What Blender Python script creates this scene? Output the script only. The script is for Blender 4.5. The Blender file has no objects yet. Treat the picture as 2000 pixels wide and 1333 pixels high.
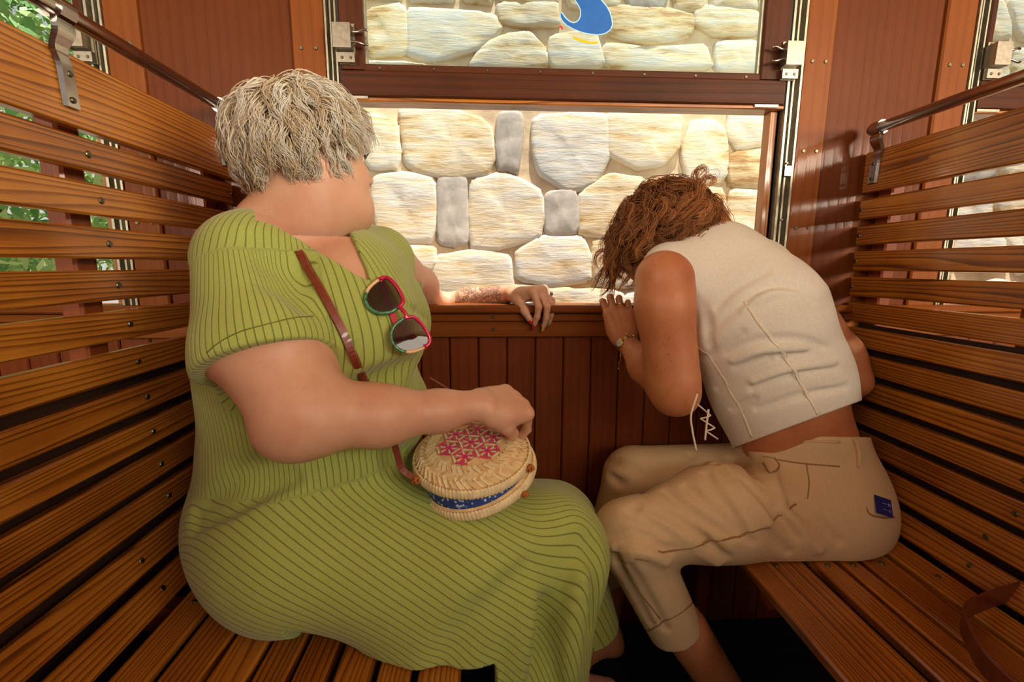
import bpy, math, random
import numpy as np
from mathutils import Vector, Matrix, Quaternion
random.seed(7)
rng = np.random.default_rng(11)
EYE = 1.05          # camera height above the floor; numbers below are relative to the eye
D = 1.2             # distance from the camera to the inner face of the window wall
scene = bpy.context.scene
col = scene.collection

# ------------------------------------------------------------------ camera
FPX = 900.0
PITCH, YAW, ROLL = math.atan(147 / 900.), math.radians(2.86), 0.0035
_F = np.array([math.sin(YAW) * math.cos(PITCH), math.cos(YAW) * math.cos(PITCH), -math.sin(PITCH)])
_R0 = np.array([math.cos(YAW), -math.sin(YAW), 0.0]); _U0 = np.cross(_R0, _F)
_R = math.cos(ROLL) * _R0 + math.sin(ROLL) * _U0
_U = -math.sin(ROLL) * _R0 + math.cos(ROLL) * _U0
cam_data = bpy.data.cameras.new('camera')
cam_data.sensor_fit = 'HORIZONTAL'; cam_data.sensor_width = 36.0
cam_data.lens = 36.0 * FPX / 2000.0
cam_data.clip_start = 0.02; cam_data.clip_end = 200
cam = bpy.data.objects.new('camera', cam_data); col.objects.link(cam)
M = Matrix(((_R[0], _U[0], -_F[0]), (_R[1], _U[1], -_F[1]), (_R[2], _U[2], -_F[2]))).to_4x4()
M.translation = Vector((0, 0, EYE))
cam.matrix_world = M
scene.camera = cam

def at(px, py, Y=None, X=None, Z=None):
    """the point at depth Y (or X or height Z) seen at pixel px, py (relative to the eye)"""
    d = _F + _R * (px - 1000) / FPX - _U * (py - 666.5) / FPX
    t = Y / d[1] if Y is not None else (X / d[0] if X is not None else Z / d[2])
    return d * t

# ------------------------------------------------------------------ light
scene.view_settings.view_transform = 'Standard'
scene.view_settings.look = 'None'
scene.view_settings.exposure = 0.08
scene.view_settings.gamma = 1.0
scene.view_settings.use_curve_mapping = False
world = bpy.data.worlds.new('world'); scene.world = world; world.use_nodes = True
wn = world.node_tree.nodes; wl = world.node_tree.links
bg = wn['Background']
bg.inputs['Color'].default_value = (1.0, 0.96, 0.90, 1)
bg.inputs['Strength'].default_value = 0.62

def light(name, kind, energy, color, loc, aim, size=None, size_y=None):
    l = bpy.data.lights.new(name, kind); l.energy = energy; l.color = color
    if size and kind == 'AREA':
        l.shape = 'RECTANGLE'; l.size = size; l.size_y = size_y or size
    o = bpy.data.objects.new(name, l); col.objects.link(o)
    o.location = (loc[0], loc[1], loc[2] + EYE)
    dv = Vector(aim) - Vector(loc)
    o.rotation_euler = dv.to_track_quat('-Z', 'Y').to_euler()
    return o
SUN = (0.20, 0.08, 0.98)
sun = light('sun', 'SUN', 8.0, (1.0, 0.93, 0.80), (SUN[0] * 5, SUN[1] * 5, SUN[2] * 5), (0, 0, 0))
sun.data.angle = math.radians(1.0)
# daylight coming in through the windows of the far side of the carriage, behind the camera
light('daylight_through_opposite_window', 'AREA', 17, (1.0, 0.90, 0.74), (1.30, -1.58, 0.68), (0.0, 0.9, -0.1), 1.0, 0.6)
light('daylight_through_opposite_window', 'AREA', 120, (1.0, 0.88, 0.68), (2.45, -1.58, 0.62), (-0.2, 0.8, 0.0), 1.0, 0.6)

light('daylight_through_opposite_window', 'AREA', 58, (1.0, 0.90, 0.72), (-1.75, -1.58, 0.66), (1.0, 0.8, 0.1), 1.0, 0.6)

# ------------------------------------------------------------------ materials
def new_mat(name):
    m = bpy.data.materials.new(name); m.use_nodes = True
    nt = m.node_tree; return m, nt, nt.nodes, nt.links, nt.nodes['Principled BSDF']
def N(nt, t, **kw):
    n = nt.nodes.new(t)
    for k, v in kw.items(): setattr(n, k, v)
    return n
def ramp(nt, fac, stops):
    r = N(nt, 'ShaderNodeValToRGB'); e = r.color_ramp.elements
    while len(e) < len(stops): e.new(0.5)
    for i, (p, c) in enumerate(stops):
        e[i].position = p; e[i].color = (c[0], c[1], c[2], 1) if len(c) == 3 else c
    nt.links.new(fac, r.inputs[0]); return r
def srgb(r, g, b):
    f = lambda c: (c / 255 / 12.92) if c / 255 <= 0.04045 else ((c / 255 + 0.055) / 1.055) ** 2.4
    return (f(r), f(g), f(b))
def mathn(nt, op, a, b=None, c=None):
    n = N(nt, 'ShaderNodeMath', operation=op)
    for i, v in enumerate((a, b, c)):
        if v is None: continue
        if isinstance(v, (int, float)): n.inputs[i].default_value = v
        else: nt.links.new(v, n.inputs[i])
    return n.outputs[0]

def wood(name, dark, mid, lite, grain=1.0, rough=0.38, coat=0.5, coat_rough=0.12, ring=26.0, soft=False, spec=0.5):
    """varnished softwood, the grain along the local X of each plank; every plank gets its own cut of the log"""
    m, nt, n, l, b = new_mat(name)
    tc = N(nt, 'ShaderNodeTexCoord'); oi = N(nt, 'ShaderNodeObjectInfo')
    off = N(nt, 'ShaderNodeVectorMath', operation='SCALE'); off.inputs['Scale'].default_value = 37.0
    comb = N(nt, 'ShaderNodeCombineXYZ')
    l.new(oi.outputs['Random'], comb.inputs[0]); l.new(oi.outputs['Random'], comb.inputs[1]); comb.inputs[2].default_value = 0.13
    l.new(comb.outputs[0], off.inputs[0])
    add = N(nt, 'ShaderNodeVectorMath', operation='ADD'); l.new(tc.outputs['Object'], add.inputs[0]); l.new(off.outputs[0], add.inputs[1])
    mp = N(nt, 'ShaderNodeMapping'); mp.inputs['Scale'].default_value = (0.42, 7.0, 5.0); l.new(add.outputs[0], mp.inputs[0])
    warp = N(nt, 'ShaderNodeTexNoise'); warp.inputs['Scale'].default_value = 1.7 * grain; warp.inputs['Detail'].default_value = 2.5; warp.inputs['Roughness'].default_value = 0.45
    l.new(mp.outputs[0], warp.inputs['Vector'])
    # growth rings: contour lines of a slowly varying field
    sep = N(nt, 'ShaderNodeSeparateXYZ'); l.new(add.outputs[0], sep.inputs[0])
    field = mathn(nt, 'MULTIPLY_ADD', sep.outputs[1], 8.0, mathn(nt, 'MULTIPLY', warp.outputs['Fac'], 0.8 * grain))
    rings = mathn(nt, 'FRACT', mathn(nt, 'MULTIPLY', field, ring * 0.42))
    saw = ramp(nt, rings, [(0.0, (0, 0, 0)), (0.55, (0.25, 0.25, 0.25)), (0.86, (1, 1, 1)), (0.97, (0.9, 0.9, 0.9)), (1.0, (0, 0, 0))] if not soft else [(0, (0, 0, 0)), (.3, (.3, .3, .3)), (.5, (1, 1, 1)), (.7, (.3, .3, .3)), (1, (0, 0, 0))])
    mp2 = N(nt, 'ShaderNodeMapping'); mp2.inputs['Scale'].default_value = (5.0, 420.0, 300.0); l.new(add.outputs[0], mp2.inputs[0])
    fine = N(nt, 'ShaderNodeTexNoise'); fine.inputs['Scale'].default_value = 1.0; fine.inputs['Detail'].default_value = 3.0; l.new(mp2.outputs[0], fine.inputs['Vector'])
    blot = N(nt, 'ShaderNodeTexNoise'); blot.inputs['Scale'].default_value = 6.0; blot.inputs['Detail'].default_value = 3.0; l.new(add.outputs[0], blot.inputs['Vector'])
    fac = mathn(nt, 'ADD', mathn(nt, 'MULTIPLY', saw.outputs[0], 0.20 if soft else 0.48), mathn(nt, 'MULTIPLY', fine.outputs['Fac'], 0.6 if soft else 0.45))
    fac = mathn(nt, 'ADD', fac, mathn(nt, 'MULTIPLY', mathn(nt, 'SUBTRACT', blot.outputs['Fac'], 0.5), 0.6))
    fac = mathn(nt, 'ADD', fac, mathn(nt, 'MULTIPLY', mathn(nt, 'SUBTRACT', oi.outputs['Random'], 0.5), 0.18))
    cr = ramp(nt, fac, [(0.10, lite), (0.42, mid), (0.85, dark)])
    l.new(cr.outputs[0], b.inputs['Base Color'])
    b.inputs['Roughness'].default_value = rough
    b.inputs['Specular IOR Level'].default_value = spec
    b.inputs['Coat Weight'].default_value = coat; b.inputs['Coat Roughness'].default_value = coat_rough
    bump = N(nt, 'ShaderNodeBump'); bump.inputs['Strength'].default_value = 0.25; bump.inputs['Distance'].default_value = 0.0012
    l.new(mathn(nt, 'ADD', mathn(nt, 'MULTIPLY', saw.outputs[0], 0.7), mathn(nt, 'MULTIPLY', fine.outputs['Fac'], 0.5)), bump.inputs['Height'])
    l.new(bump.outputs[0], b.inputs['Normal']); l.new(bump.outputs[0], b.inputs['Coat Normal'])
    return m
def plain(name, color, rough=0.5, metal=0.0, noise=0.06, scale=40.0, bump=0.0, coat=0.0, dist=0.001, spec=0.5):
    m, nt, n, l, b = new_mat(name)
    tc = N(nt, 'ShaderNodeTexCoord'); t = N(nt, 'ShaderNodeTexNoise'); t.inputs['Scale'].default_value = scale; t.inputs['Detail'].default_value = 4
    l.new(tc.outputs['Object'], t.inputs['Vector'])
    lo = tuple(max(0, c * (1 - noise * 2)) for c in color); hi = tuple(min(1, c * (1 + noise * 2)) for c in color)
    r = ramp(nt, t.outputs['Fac'], [(0.3, lo), (0.7, hi)]); l.new(r.outputs[0], b.inputs['Base Color'])
    b.inputs['Roughness'].default_value = rough; b.inputs['Metallic'].default_value = metal; b.inputs['Coat Weight'].default_value = coat
    b.inputs['Specular IOR Level'].default_value = spec
    if bump:
        bp = N(nt, 'ShaderNodeBump'); bp.inputs['Strength'].default_value = bump; bp.inputs['Distance'].default_value = dist
        l.new(t.outputs['Fac'], bp.inputs['Height']); l.new(bp.outputs[0], b.inputs['Normal'])
    return m
MAT = {}
MAT['slat'] = wood('varnished_pine', srgb(76, 36, 7), srgb(150, 84, 20), srgb(186, 120, 42), rough=0.36, ring=34)
MAT['panel'] = wood('varnished_panel', srgb(80, 36, 9), srgb(95, 44, 12), srgb(104, 50, 15), rough=0.5, grain=0.5, ring=12, soft=True, spec=.12, coat=.12)
MAT['stile'] = wood('varnished_stile', srgb(108, 54, 14), srgb(126, 66, 19), srgb(136, 76, 24), rough=0.5, grain=0.5, ring=12, soft=True, spec=.15, coat=.15)
MAT['board'] = wood('tongue_board', srgb(94, 42, 16), srgb(116, 55, 22), srgb(128, 62, 26), rough=0.5, grain=0.5, ring=12, soft=True, spec=.2, coat=.2)
MAT['sash'] = wood('dark_sash_wood', srgb(44, 20, 9), srgb(72, 36, 17), srgb(86, 44, 22), rough=0.5, grain=0.6, ring=14, coat=0.08, spec=0.15, soft=True)
MAT['steel'] = plain('polished_steel', (0.50, 0.46, 0.42), 0.22, 1.0, 0.05, 60)
MAT['nickel'] = plain('worn_nickel', (0.40, 0.36, 0.29), 0.36, 1.0, 0.08, 90, 0.1)
MAT['alu'] = plain('aluminium_channel', (0.40, 0.37, 0.28), 0.42, 0.9, 0.10, 50, 0.15)
MAT['screw'] = plain('screw_steel', (0.17, 0.15, 0.10), 0.38, 1.0, 0.2, 300)
MAT['rubber'] = plain('black_rubber', (0.02, 0.02, 0.02), 0.6)
MAT['floor'] = plain('blue_black_linoleum', (0.008, 0.016, 0.026), 0.55, 0, 0.3, 30)
MAT['ceiling'] = plain('varnished_ceiling', srgb(190, 140, 84), 0.6)
MAT['earth'] = plain('track_ballast', srgb(150, 138, 118), 0.9, 0, 0.25, 12, 0.4)

MAT['gap_shade'] = plain('gap_shade_colour', srgb(46, 24, 12), .6, 0, .15, 20)  # dark colour standing in for the shade behind the lower slats
def schlick(nt, f0):
    lw_ = N(nt, 'ShaderNodeLayerWeight'); lw_.inputs[0].default_value = .5
    return mathn(nt, 'MULTIPLY_ADD', mathn(nt, 'POWER', lw_.outputs['Facing'], 5.0), 1 - f0, f0)
# ------------------------------------------------------------------ mesh helpers
ROT = {}
BASE = {}                                   # world location of each parent
def link(o, parent=None):
    col.objects.link(o)
    if parent is not None: o.parent = parent
def props(o, label=None, cat=None, group=None, kind=None):
    if label: o['label'] = label
    if cat: o['category'] = cat
    if group: o['group'] = group
    if kind: o['kind'] = kind
    return o
def empty(name, loc, label=None, cat=None, group=None, kind=None):
    o = bpy.data.objects.new(name, None); col.objects.link(o)
    o.empty_display_size = 0.05
    o.location = (loc[0], loc[1], loc[2] + EYE); BASE[o.name] = np.array(o.location)
    return props(o, label, cat, group, kind)
def mesh(name, V, F, mat, smooth=False):
    me = bpy.data.meshes.new(name); me.from_pydata([tuple(v) for v in V], [], F)
    me.materials.append(mat)
    if smooth: me.polygons.foreach_set('use_smooth', [True] * len(me.polygons))
    me.update(); return me
def put(name, V, F, mat, parent=None, smooth=False, label=None, kind=None, cat=None, group=None):
    """link a mesh given in eye-relative coordinates; the origin goes to its own centre"""
    V = np.asarray(V, float); c = (V.max(0) + V.min(0)) / 2
    me = mesh(name, V - c, F, mat, smooth)
    o = bpy.data.objects.new(name, me); w = c + (0, 0, EYE)
    if parent is not None: o.location = w - BASE[parent.name]
    else: o.location = w
    BASE[o.name] = w
    link(o, parent); BASE[o.name] = w
    return props(o, label, cat, group, kind)
def merge(parts):
    V = []; F = []; k = 0
    for v, f in parts:
        V.append(np.asarray(v, float)); F += [tuple(i + k for i in q) for q in f]; k += len(v)
    return np.concatenate(V), F
def boxg(x0, x1, y0, y1, z0, z1):
    V = [(x, y, z) for x in (x0, x1) for y in (y0, y1) for z in (z0, z1)]
    return np.array(V, float), [(0, 1, 3, 2), (4, 6, 7, 5), (0, 4, 5, 1), (2, 3, 7, 6), (0, 2, 6, 4), (1, 5, 7, 3)]
def prismg(L, w, t, ch):
    """chamfered bar along X"""
    s = [(-w / 2 + ch, -t / 2), (w / 2 - ch, -t / 2), (w / 2, -t / 2 + ch), (w / 2, t / 2 - ch), (w / 2 - ch, t / 2), (-w / 2 + ch, t / 2), (-w / 2, t / 2 - ch), (-w / 2, -t / 2 + ch)]
    V = [(-L / 2, a, b) for a, b in s] + [(L / 2, a, b) for a, b in s]
    F = [(i, (i + 1) % 8, 8 + (i + 1) % 8, 8 + i) for i in range(8)] + [tuple(range(7, -1, -1)), tuple(range(8, 16))]
    return np.array(V), F
_pl = {}
def plank(name, a, b, up, w, t, mat, parent=None, ch=0.004, kind=None, label=None):
    """a chamfered plank from a to b; local X = grain, local Y = width, local Z = thickness (face normal `up`)"""
    a = np.array(a, float); b = np.array(b, float); L = np.linalg.norm(b - a); x = (b - a) / L
    z = np.array(up, float); z -= x * (z @ x); z /= np.linalg.norm(z); y = np.cross(z, x)
    key = (round(L, 4), round(w, 4), round(t, 4), ch, mat.name)
    if key not in _pl: _pl[key] = mesh(name, *prismg(L, w, t, ch), mat)
    o = bpy.data.objects.new(name, _pl[key])
    R = Matrix(((x[0], y[0], z[0]), (x[1], y[1], z[1]), (x[2], y[2], z[2]))).to_4x4()
    c = (a + b) / 2 + (0, 0, EYE); R.translation = Vector(c - (BASE[parent.name] if parent is not None else 0))
    o.matrix_local = R; link(o, parent); BASE[o.name] = c
    ROT[o.name] = R.to_3x3().to_4x4()
    return props(o, label, kind=kind)
def tubeg(pts, r, n=8, cap=True, flat=1.0):
    pts = np.array(pts, float); r = np.broadcast_to(np.asarray(r, float), (len(pts),))
    T = np.gradient(pts, axis=0); T /= np.linalg.norm(T, axis=1)[:, None] + 1e-12
    up = np.array([0, 0, 1.0]) if abs(T[0][2]) < .9 else np.array([1.0, 0, 0])
    V = []
    nrm = np.cross(T[0], up); nrm /= np.linalg.norm(nrm)
    for i in range(len(pts)):
        nrm = nrm - T[i] * (nrm @ T[i]); nrm /= np.linalg.norm(nrm) + 1e-12
        bn = np.cross(T[i], nrm)
        for k in range(n):
            a = 2 * math.pi * k / n
            V.append(pts[i] + r[i] * (math.cos(a) * nrm + math.sin(a) * flat * bn))
    F = [(i * n + k, i * n + (k + 1) % n, (i + 1) * n + (k + 1) % n, (i + 1) * n + k) for i in range(len(pts) - 1) for k in range(n)]
    if cap: F += [tuple(range(n - 1, -1, -1)), tuple((len(pts) - 1) * n + k for k in range(n))]
    return np.array(V), F
def lathe(prof, c, axis, n=20):
    """prof: (radius, height) pairs around axis through c"""
    ax = np.array(axis, float); ax /= np.linalg.norm(ax)
    u = np.cross(ax, [0, 0, 1] if abs(ax[2]) < .9 else [1, 0, 0]); u /= np.linalg.norm(u); v = np.cross(ax, u)
    V = [np.array(c) + ax * h + r * (math.cos(2 * math.pi * k / n) * u + math.sin(2 * math.pi * k / n) * v) for r, h in prof for k in range(n)]
    F = [(i * n + k, i * n + (k + 1) % n, (i + 1) * n + (k + 1) % n, (i + 1) * n + k) for i in range(len(prof) - 1) for k in range(n)]
    F += [tuple(range(n - 1, -1, -1)), tuple((len(prof) - 1) * n + k for k in range(n))]
    return np.array(V), F
def smoothpath(pts, n=8):
    """Catmull-Rom through the points"""
    P = [np.array(p, float) for p in pts]; P = [2 * P[0] - P[1]] + P + [2 * P[-1] - P[-2]]; out = []
    for i in range(1, len(P) - 2):
        for k in range(n):
            t = k / n
            out.append(0.5 * ((2 * P[i]) + (-P[i - 1] + P[i + 1]) * t + (2 * P[i - 1] - 5 * P[i] + 4 * P[i + 1] - P[i + 2]) * t * t + (-P[i - 1] + 3 * P[i] - 3 * P[i + 1] + P[i + 2]) * t ** 3))
    out.append(P[-2]); return np.array(out)
_sc = {}
def screw(c, nrm, parent, r=0.0048, rec=False):
    """a slotted screw head"""
    if r not in _sc:
        parts = [lathe([(r, 0), (r, r * .25), (r * .8, r * .5)], (0, 0, 0), (0, 0, 1), 12),
                 boxg(-r * .8, r * .8, -r * .1, r * .1, r * .45, r * .56), boxg(-r * .1, r * .1, -r * .8, r * .8, r * .45, r * .56)]
        _sc[r] = mesh('screw', *merge(parts), MAT['screw'])
    o = bpy.data.objects.new('screw', _sc[r])
    q = Vector(nrm).to_track_quat('Z', 'Y')
    c = np.array(c, float) + (0, 0, EYE)
    Mw = Matrix.Translation(Vector(c)) @ q.to_matrix().to_4x4() @ Matrix.Rotation(random.uniform(0, 3), 4, 'Z')
    pm = Matrix.Translation(Vector(BASE[parent.name])) @ ROT.get(parent.name, Matrix.Identity(4))
    o.matrix_local = pm.inverted() @ Mw
    link(o, parent)
    return o
# ================================================================== the carriage
fl = put('floor', *boxg(-2.6, 3.2, -1.6, 1.26, -EYE - 0.05, -EYE), MAT['floor'], kind='structure', label='dark blue-black carriage floor between the benches')
put('ceiling', *boxg(-2.6, 3.2, -1.6, 1.26, 1.15, 1.2), MAT['ceiling'], kind='structure')
wall = empty('wall_back', (0.17, 1.22, -EYE), 'varnished wooden side wall of the carriage around the windows', kind='structure')
ZT, ZF = 1.15, -EYE
DOWN = (0, -1, 0)
def vplank(name, x0, x1, z0, z1, y, t, mat, parent, ch=0.003, label=None):
    return plank(name, ((x0 + x1) / 2, y + t / 2, z0), ((x0 + x1) / 2, y + t / 2, z1), DOWN, x1 - x0, t, mat, parent, ch, label=label)
def hplank(name, x0, x1, z0, z1, y, t, mat, parent, ch=0.003, label=None):
    return plank(name, (x0, y + t / 2, (z0 + z1) / 2), (x1, y + t / 2, (z0 + z1) / 2), DOWN, z1 - z0, t, mat, parent, ch, label=label)
PL, PR = -1.65, 1.588                                   # window pitch along the carriage
for base in (PL, 0.0, PR):
    for (x0, x1) in ((-0.457, -0.379), (0.776, 0.852)):
        if -1.6 < base + x0 < 2.2:
            s = vplank('stile', base + x0, base + x1, -0.185, ZT, D - 0.006, 0.03, MAT['stile'], wall, 0.004)
            for z in (0.50, 0.29, 0.10, -0.05):
                for dx in ((0.022, 0.056)):
                    screw((base + x0 + dx, D - 0.006, z + 0.004 * dx), DOWN, s, 0.0045)
for (x0, x1) in ((-0.80 - 0.0, -0.459), (0.854, 1.132)):
    vplank('panel', x0, x1, -0.185, ZT, D + 0.004, 0.012, MAT['panel'], wall, 0.001)
vplank('panel', PL - 0.80, PL - 0.459, -0.185, ZT, D + 0.004, 0.012, MAT['panel'], wall, 0.001)
# solid wall behind the panels and below the sills, so that no light leaks
for (x0, x1) in ((-0.84, -0.40), (0.80, 1.20), (PL - 0.84, PL - 0.40), (PR + 0.8, PR + 1.6)):
    put('wall_core', *boxg(x0, x1, D + 0.024, D + 0.06, -0.12, ZT), MAT['board'], wall)
put('wall_core', *boxg(-2.6, 3.2, D + 0.016, D + 0.06, ZF, -0.12), MAT['board'], wall)
# tongue-and-groove boards under the sill, each its own board
x = -0.105 - 0.0757 * 20
while x < 2.2:
    vplank('board', x + 0.0012, x + 0.0745, ZF, -0.186, D + 0.001, 0.014, MAT['board'], wall, 0.0035)
    x += 0.0757
# apron and sill
ap = hplank('apron_board', -1.6, 2.4, -0.1845, -0.1445, D - 0.012, 0.028, MAT['stile'], wall, 0.003)
ap2 = hplank('apron_board', -1.6, 2.4, -0.1435, -0.1215, D - 0.012, 0.028, MAT['stile'], wall, 0.003)
for xx in (0.0105, 0.5, 0.95, -0.5):
    screw((xx, D - 0.012, -0.131), DOWN, ap2, 0.0045); screw((xx, D - 0.012, -0.164), DOWN, ap, 0.0045)
pts = [(D - 0.022, -0.1205), (D - 0.026, -0.116), (D - 0.026, -0.107), (D - 0.020, -0.101), (D + 0.07, -0.101), (D + 0.075, -0.106), (D + 0.075, -0.1205)]
V = [(-1.6, a, b) for a, b in pts] + [(2.4, a, b) for a, b in pts]; n_ = len(pts)
F = [(i, i + n_, (i + 1) % n_ + n_, (i + 1) % n_) for i in range(n_)] + [tuple(range(n_)), tuple(range(2 * n_ - 1, n_ - 1, -1))]
put('sill', V, F, MAT['stile'], wall)
for (x0, x1) in ((-0.378, 0.778),):
    put('outer_skin', *boxg(-2.6, 3.2, D + 0.06, D + 0.07, -0.6, -0.122), MAT['stile'], wall)

# aluminium guide channels at both sides of every opening
def channel(x0, x1, parent, z0=-0.10, z1=ZT, side=1):
    w = x1 - x0
    prt = [boxg(x0, x0 + w * .16, D - 0.008, D + 0.03, z0, z1), boxg(x0 + w * .42, x0 + w * .54, D - 0.004, D + 0.03, z0, z1), boxg(x0 + w * .86, x1, D - 0.008, D + 0.03, z0, z1), boxg(x0, x1, D + 0.016, D + 0.03, z0, z1)]
    return put('guide_channel', *merge(prt), MAT['alu'], parent)
M_glass, nt, n, l, b = new_mat('window_glass')
b.inputs['Base Color'].default_value = (0.93, 0.98, 0.97, 1); b.inputs['Roughness'].default_value = 0.0; b.inputs['IOR'].default_value = 1.45
tr = N(nt, 'ShaderNodeBsdfTransparent'); tr.inputs[0].default_value = (0.90, 0.96, 0.95, 1)
gl = N(nt, 'ShaderNodeBsdfGlossy'); gl.inputs['Roughness'].default_value = 0.02
fr = schlick(nt, .04); mx = N(nt, 'ShaderNodeMixShader')
l.new(fr, mx.inputs[0]); l.new(tr.outputs[0], mx.inputs[1]); l.new(gl.outputs[0], mx.inputs[2])
l.new(mx.outputs[0], n['Material Output'].inputs['Surface'])
MAT['glass'] = M_glass
def latch(cx, z, s, parent):
    """sprung sash catch: mounting plate, box, finger lever pair; s = +1 levers point to +x"""
    lt = put('latch_plate', *merge([boxg(cx - 0.019, cx + 0.019, D - 0.012, D - 0.006, z - 0.047, z + 0.040)]), MAT['nickel'], parent)
    body = merge([boxg(cx - 0.024, cx + 0.016, D - 0.040, D - 0.012, z - 0.022, z + 0.030), boxg(cx - 0.020, cx + 0.019, D - 0.022, D - 0.012, z - 0.046, z - 0.025), boxg(cx - 0.013, cx + 0.018, D - 0.016, D - 0.012, z + 0.031, z + 0.038)])
    put('latch_box', *body, MAT['nickel'], lt)
    def lev(pts):
        V, F = tubeg(smoothpath([(cx + s * a, D - 0.022 - bb, z + c) for a, bb, c in pts], 5), 0.0032, 8, True, 1.0)
        put('latch_lever', V, F, MAT['steel'], lt, smooth=True)
    lev([(0.016, 0, 0.018), (0.030, 0.004, 0.017), (0.044, 0.004, 0.022), (0.052, 0.002, 0.021)])
    lev([(0.016, 0, -0.002), (0.030, 0.006, -0.006), (0.044, 0.008, -0.011), (0.053, 0.006, -0.010)])
    for dx in (-0.010, 0.010):
        screw((cx + dx, D - 0.022, z - 0.036), DOWN, lt, 0.0035)
        screw((cx + dx * .9, D - 0.016, z + 0.0345), DOWN, lt, 0.0026)
wi = 0
for base in (0.0, PL, PR):
    wi += 1
    w = empty('window_%d' % wi, (base + 0.2, D + 0.01, 0.38), ['raised sash window in the middle over open daylight and stone', 'window beyond the bench on the left with foliage outside', 'window beyond the bench on the right, stone wall outside'][wi - 1], kind='structure')
    xl, xr = base - 0.378, base + 0.776
    channel(xl, xl + 0.026, w); channel(xr - 0.036, xr, w)
    gx0, gx1 = base - (0.291 if wi == 1 else .330), base + (0.670 if wi == 1 else .715)
    put('rubber_seal', *merge([boxg(xl + 0.026, xl + 0.031, D - 0.004, D + 0.02, 0.398, ZT), boxg(xr - 0.041, xr - 0.036, D - 0.004, D + 0.02, 0.398, ZT)]), MAT['rubber'], w)
    r1 = hplank('sash_rail', xl + 0.031, xr - 0.041, 0.398, 0.4555, D - 0.008, 0.032, MAT['sash'], w)
    r2 = hplank('sash_bead', gx0 - 0.022, gx1 + 0.022, 0.4545, 0.471, D - 0.004, 0.022, MAT['sash'], w, 0.002)
    for k in range(8): screw((gx0 + 0.035 + k * (gx1 - gx0 - 0.07) / 7, D - 0.004, 0.4615), DOWN, r2, 0.0035)
    vplank('sash_stile', xl + 0.031, gx0, 0.4565, ZT, D - 0.008, 0.032, MAT['sash'], w)
    vplank('sash_stile', gx1, xr - 0.041, 0.4565, ZT, D - 0.008, 0.032, MAT['sash'], w)
    hplank('sash_drip_edge', xl + 0.028, xr - 0.038, 0.388, 0.3975, D - 0.004, 0.05, MAT['slat'], w, 0.002)
    for xx in (xl + 0.062, xr - 0.085):
        put('brass_strip', *boxg(xx - 0.03, xx + 0.03, D - 0.0085, D - 0.0055, 0.392, 0.3978), MAT['nickel'], w)
    put('glass_edge_strip', *merge([boxg(gx0, gx0 + 0.006, D + 0.0, D + 0.012, 0.471, ZT), boxg(gx1 - 0.006, gx1, D + 0.0, D + 0.012, 0.471, ZT)]), MAT['alu'], w)
    put('glass_pane', *boxg(gx0, gx1, D + 0.008, D + 0.012, 0.470, ZT), MAT['glass'], w)
    # wooden inner post and stop on the right reveal, below the raised sash
    vplank('reveal_post', xr - 0.062, xr - 0.042, -0.10, 0.387, D + 0.012, 0.03, MAT['slat'], w, 0.002)
    vplank('reveal_post', xl + 0.032, xl + 0.050, -0.10, 0.387, D + 0.012, 0.03, MAT['slat'], w, 0.002)
    latch(xl + 0.050, 0.512, 1, w); latch(xr - 0.040, 0.500, -1, w)
    for dz in (0.26, 0.12): screw((xr - 0.018, D - 0.008, dz), DOWN, w, 0.003)
    put('stop_clip', *boxg(xr - 0.026, xr - 0.010, D - 0.014, D - 0.006, 0.228, 0.252), MAT['steel'], w)
    for (x0, x1) in ((xl - 0.002, xl + 0.05), (xr - 0.05, xr + 0.002)):
        put('wall_core', *boxg(x0, x1, D + 0.042, D + 0.06, -0.12, ZT), MAT['sash'], w)
    if wi == 1:
        # printed emblem on the pane: blue wave-like swoosh with pale edge, red dot, yellow stroke
        def decal(name, pix, color, y, lab):
            P3 = [at(px, py, y) for px, py in pix]
            n0 = len(P3); th = 0.0004
            V = [p for p in P3] + [p + (0, -th, 0) for p in P3]
            F = [tuple(range(n0)), tuple(range(2 * n0 - 1, n0 - 1, -1))] + [(i, (i + 1) % n0, (i + 1) % n0 + n0, i + n0) for i in range(n0)]
            put(name, V, F, color, w, label=lab)
        sw = [(0, -0.02)]
        c = lambda X, Y: (1050 + X / 8.0, Y / 8.0)
        swo = [c(*p) for p in [(575, -260), (560, -120), (595, 0), (650, 85), (680, 160), (682, 240), (655, 310), (610, 352), (560, 364), (500, 345), (440, 295), (395, 235), (372, 200), (360, 215), (366, 270), (400, 330), (460, 390), (560, 445), (680, 493), (800, 522), (920, 535), (1010, 528), (1080, 500), (1135, 455), (1162, 385), (1150, 290), (1120, 190), (1070, 100), (1010, 30), (960, -30), (900, -120), (860, -260)]]
        cx_ = np.mean([p[0] for p in swo]); cy_ = np.mean([p[1] for p in swo])
        def grow(poly, d):
            out = []; m = len(poly)
            for i in range(m):
                a, b2, c2 = np.array(poly[i - 1]), np.array(poly[i]), np.array(poly[(i + 1) % m])
                t = (c2 - a); t = t / (np.linalg.norm(t) + 1e-9); out.append(tuple(b2 + d * np.array([t[1], -t[0]])))
            return out
        area = sum(swo[i][0] * swo[(i + 1) % len(swo)][1] - swo[(i + 1) % len(swo)][0] * swo[i][1] for i in range(len(swo)))
        sgn = 1 if area > 0 else -1
        decal('emblem_edge', grow(swo, sgn * 2.2), plain('decal_pale_blue', srgb(170, 215, 240), 0.5, noise=0), D + 0.0078, 'pale blue edge of the emblem')
        decal('emblem_swoosh', swo, plain('decal_blue', srgb(28, 98, 178), 0.4, noise=0.04), D + 0.0072, 'blue curled swoosh printed on the pane')
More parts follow.
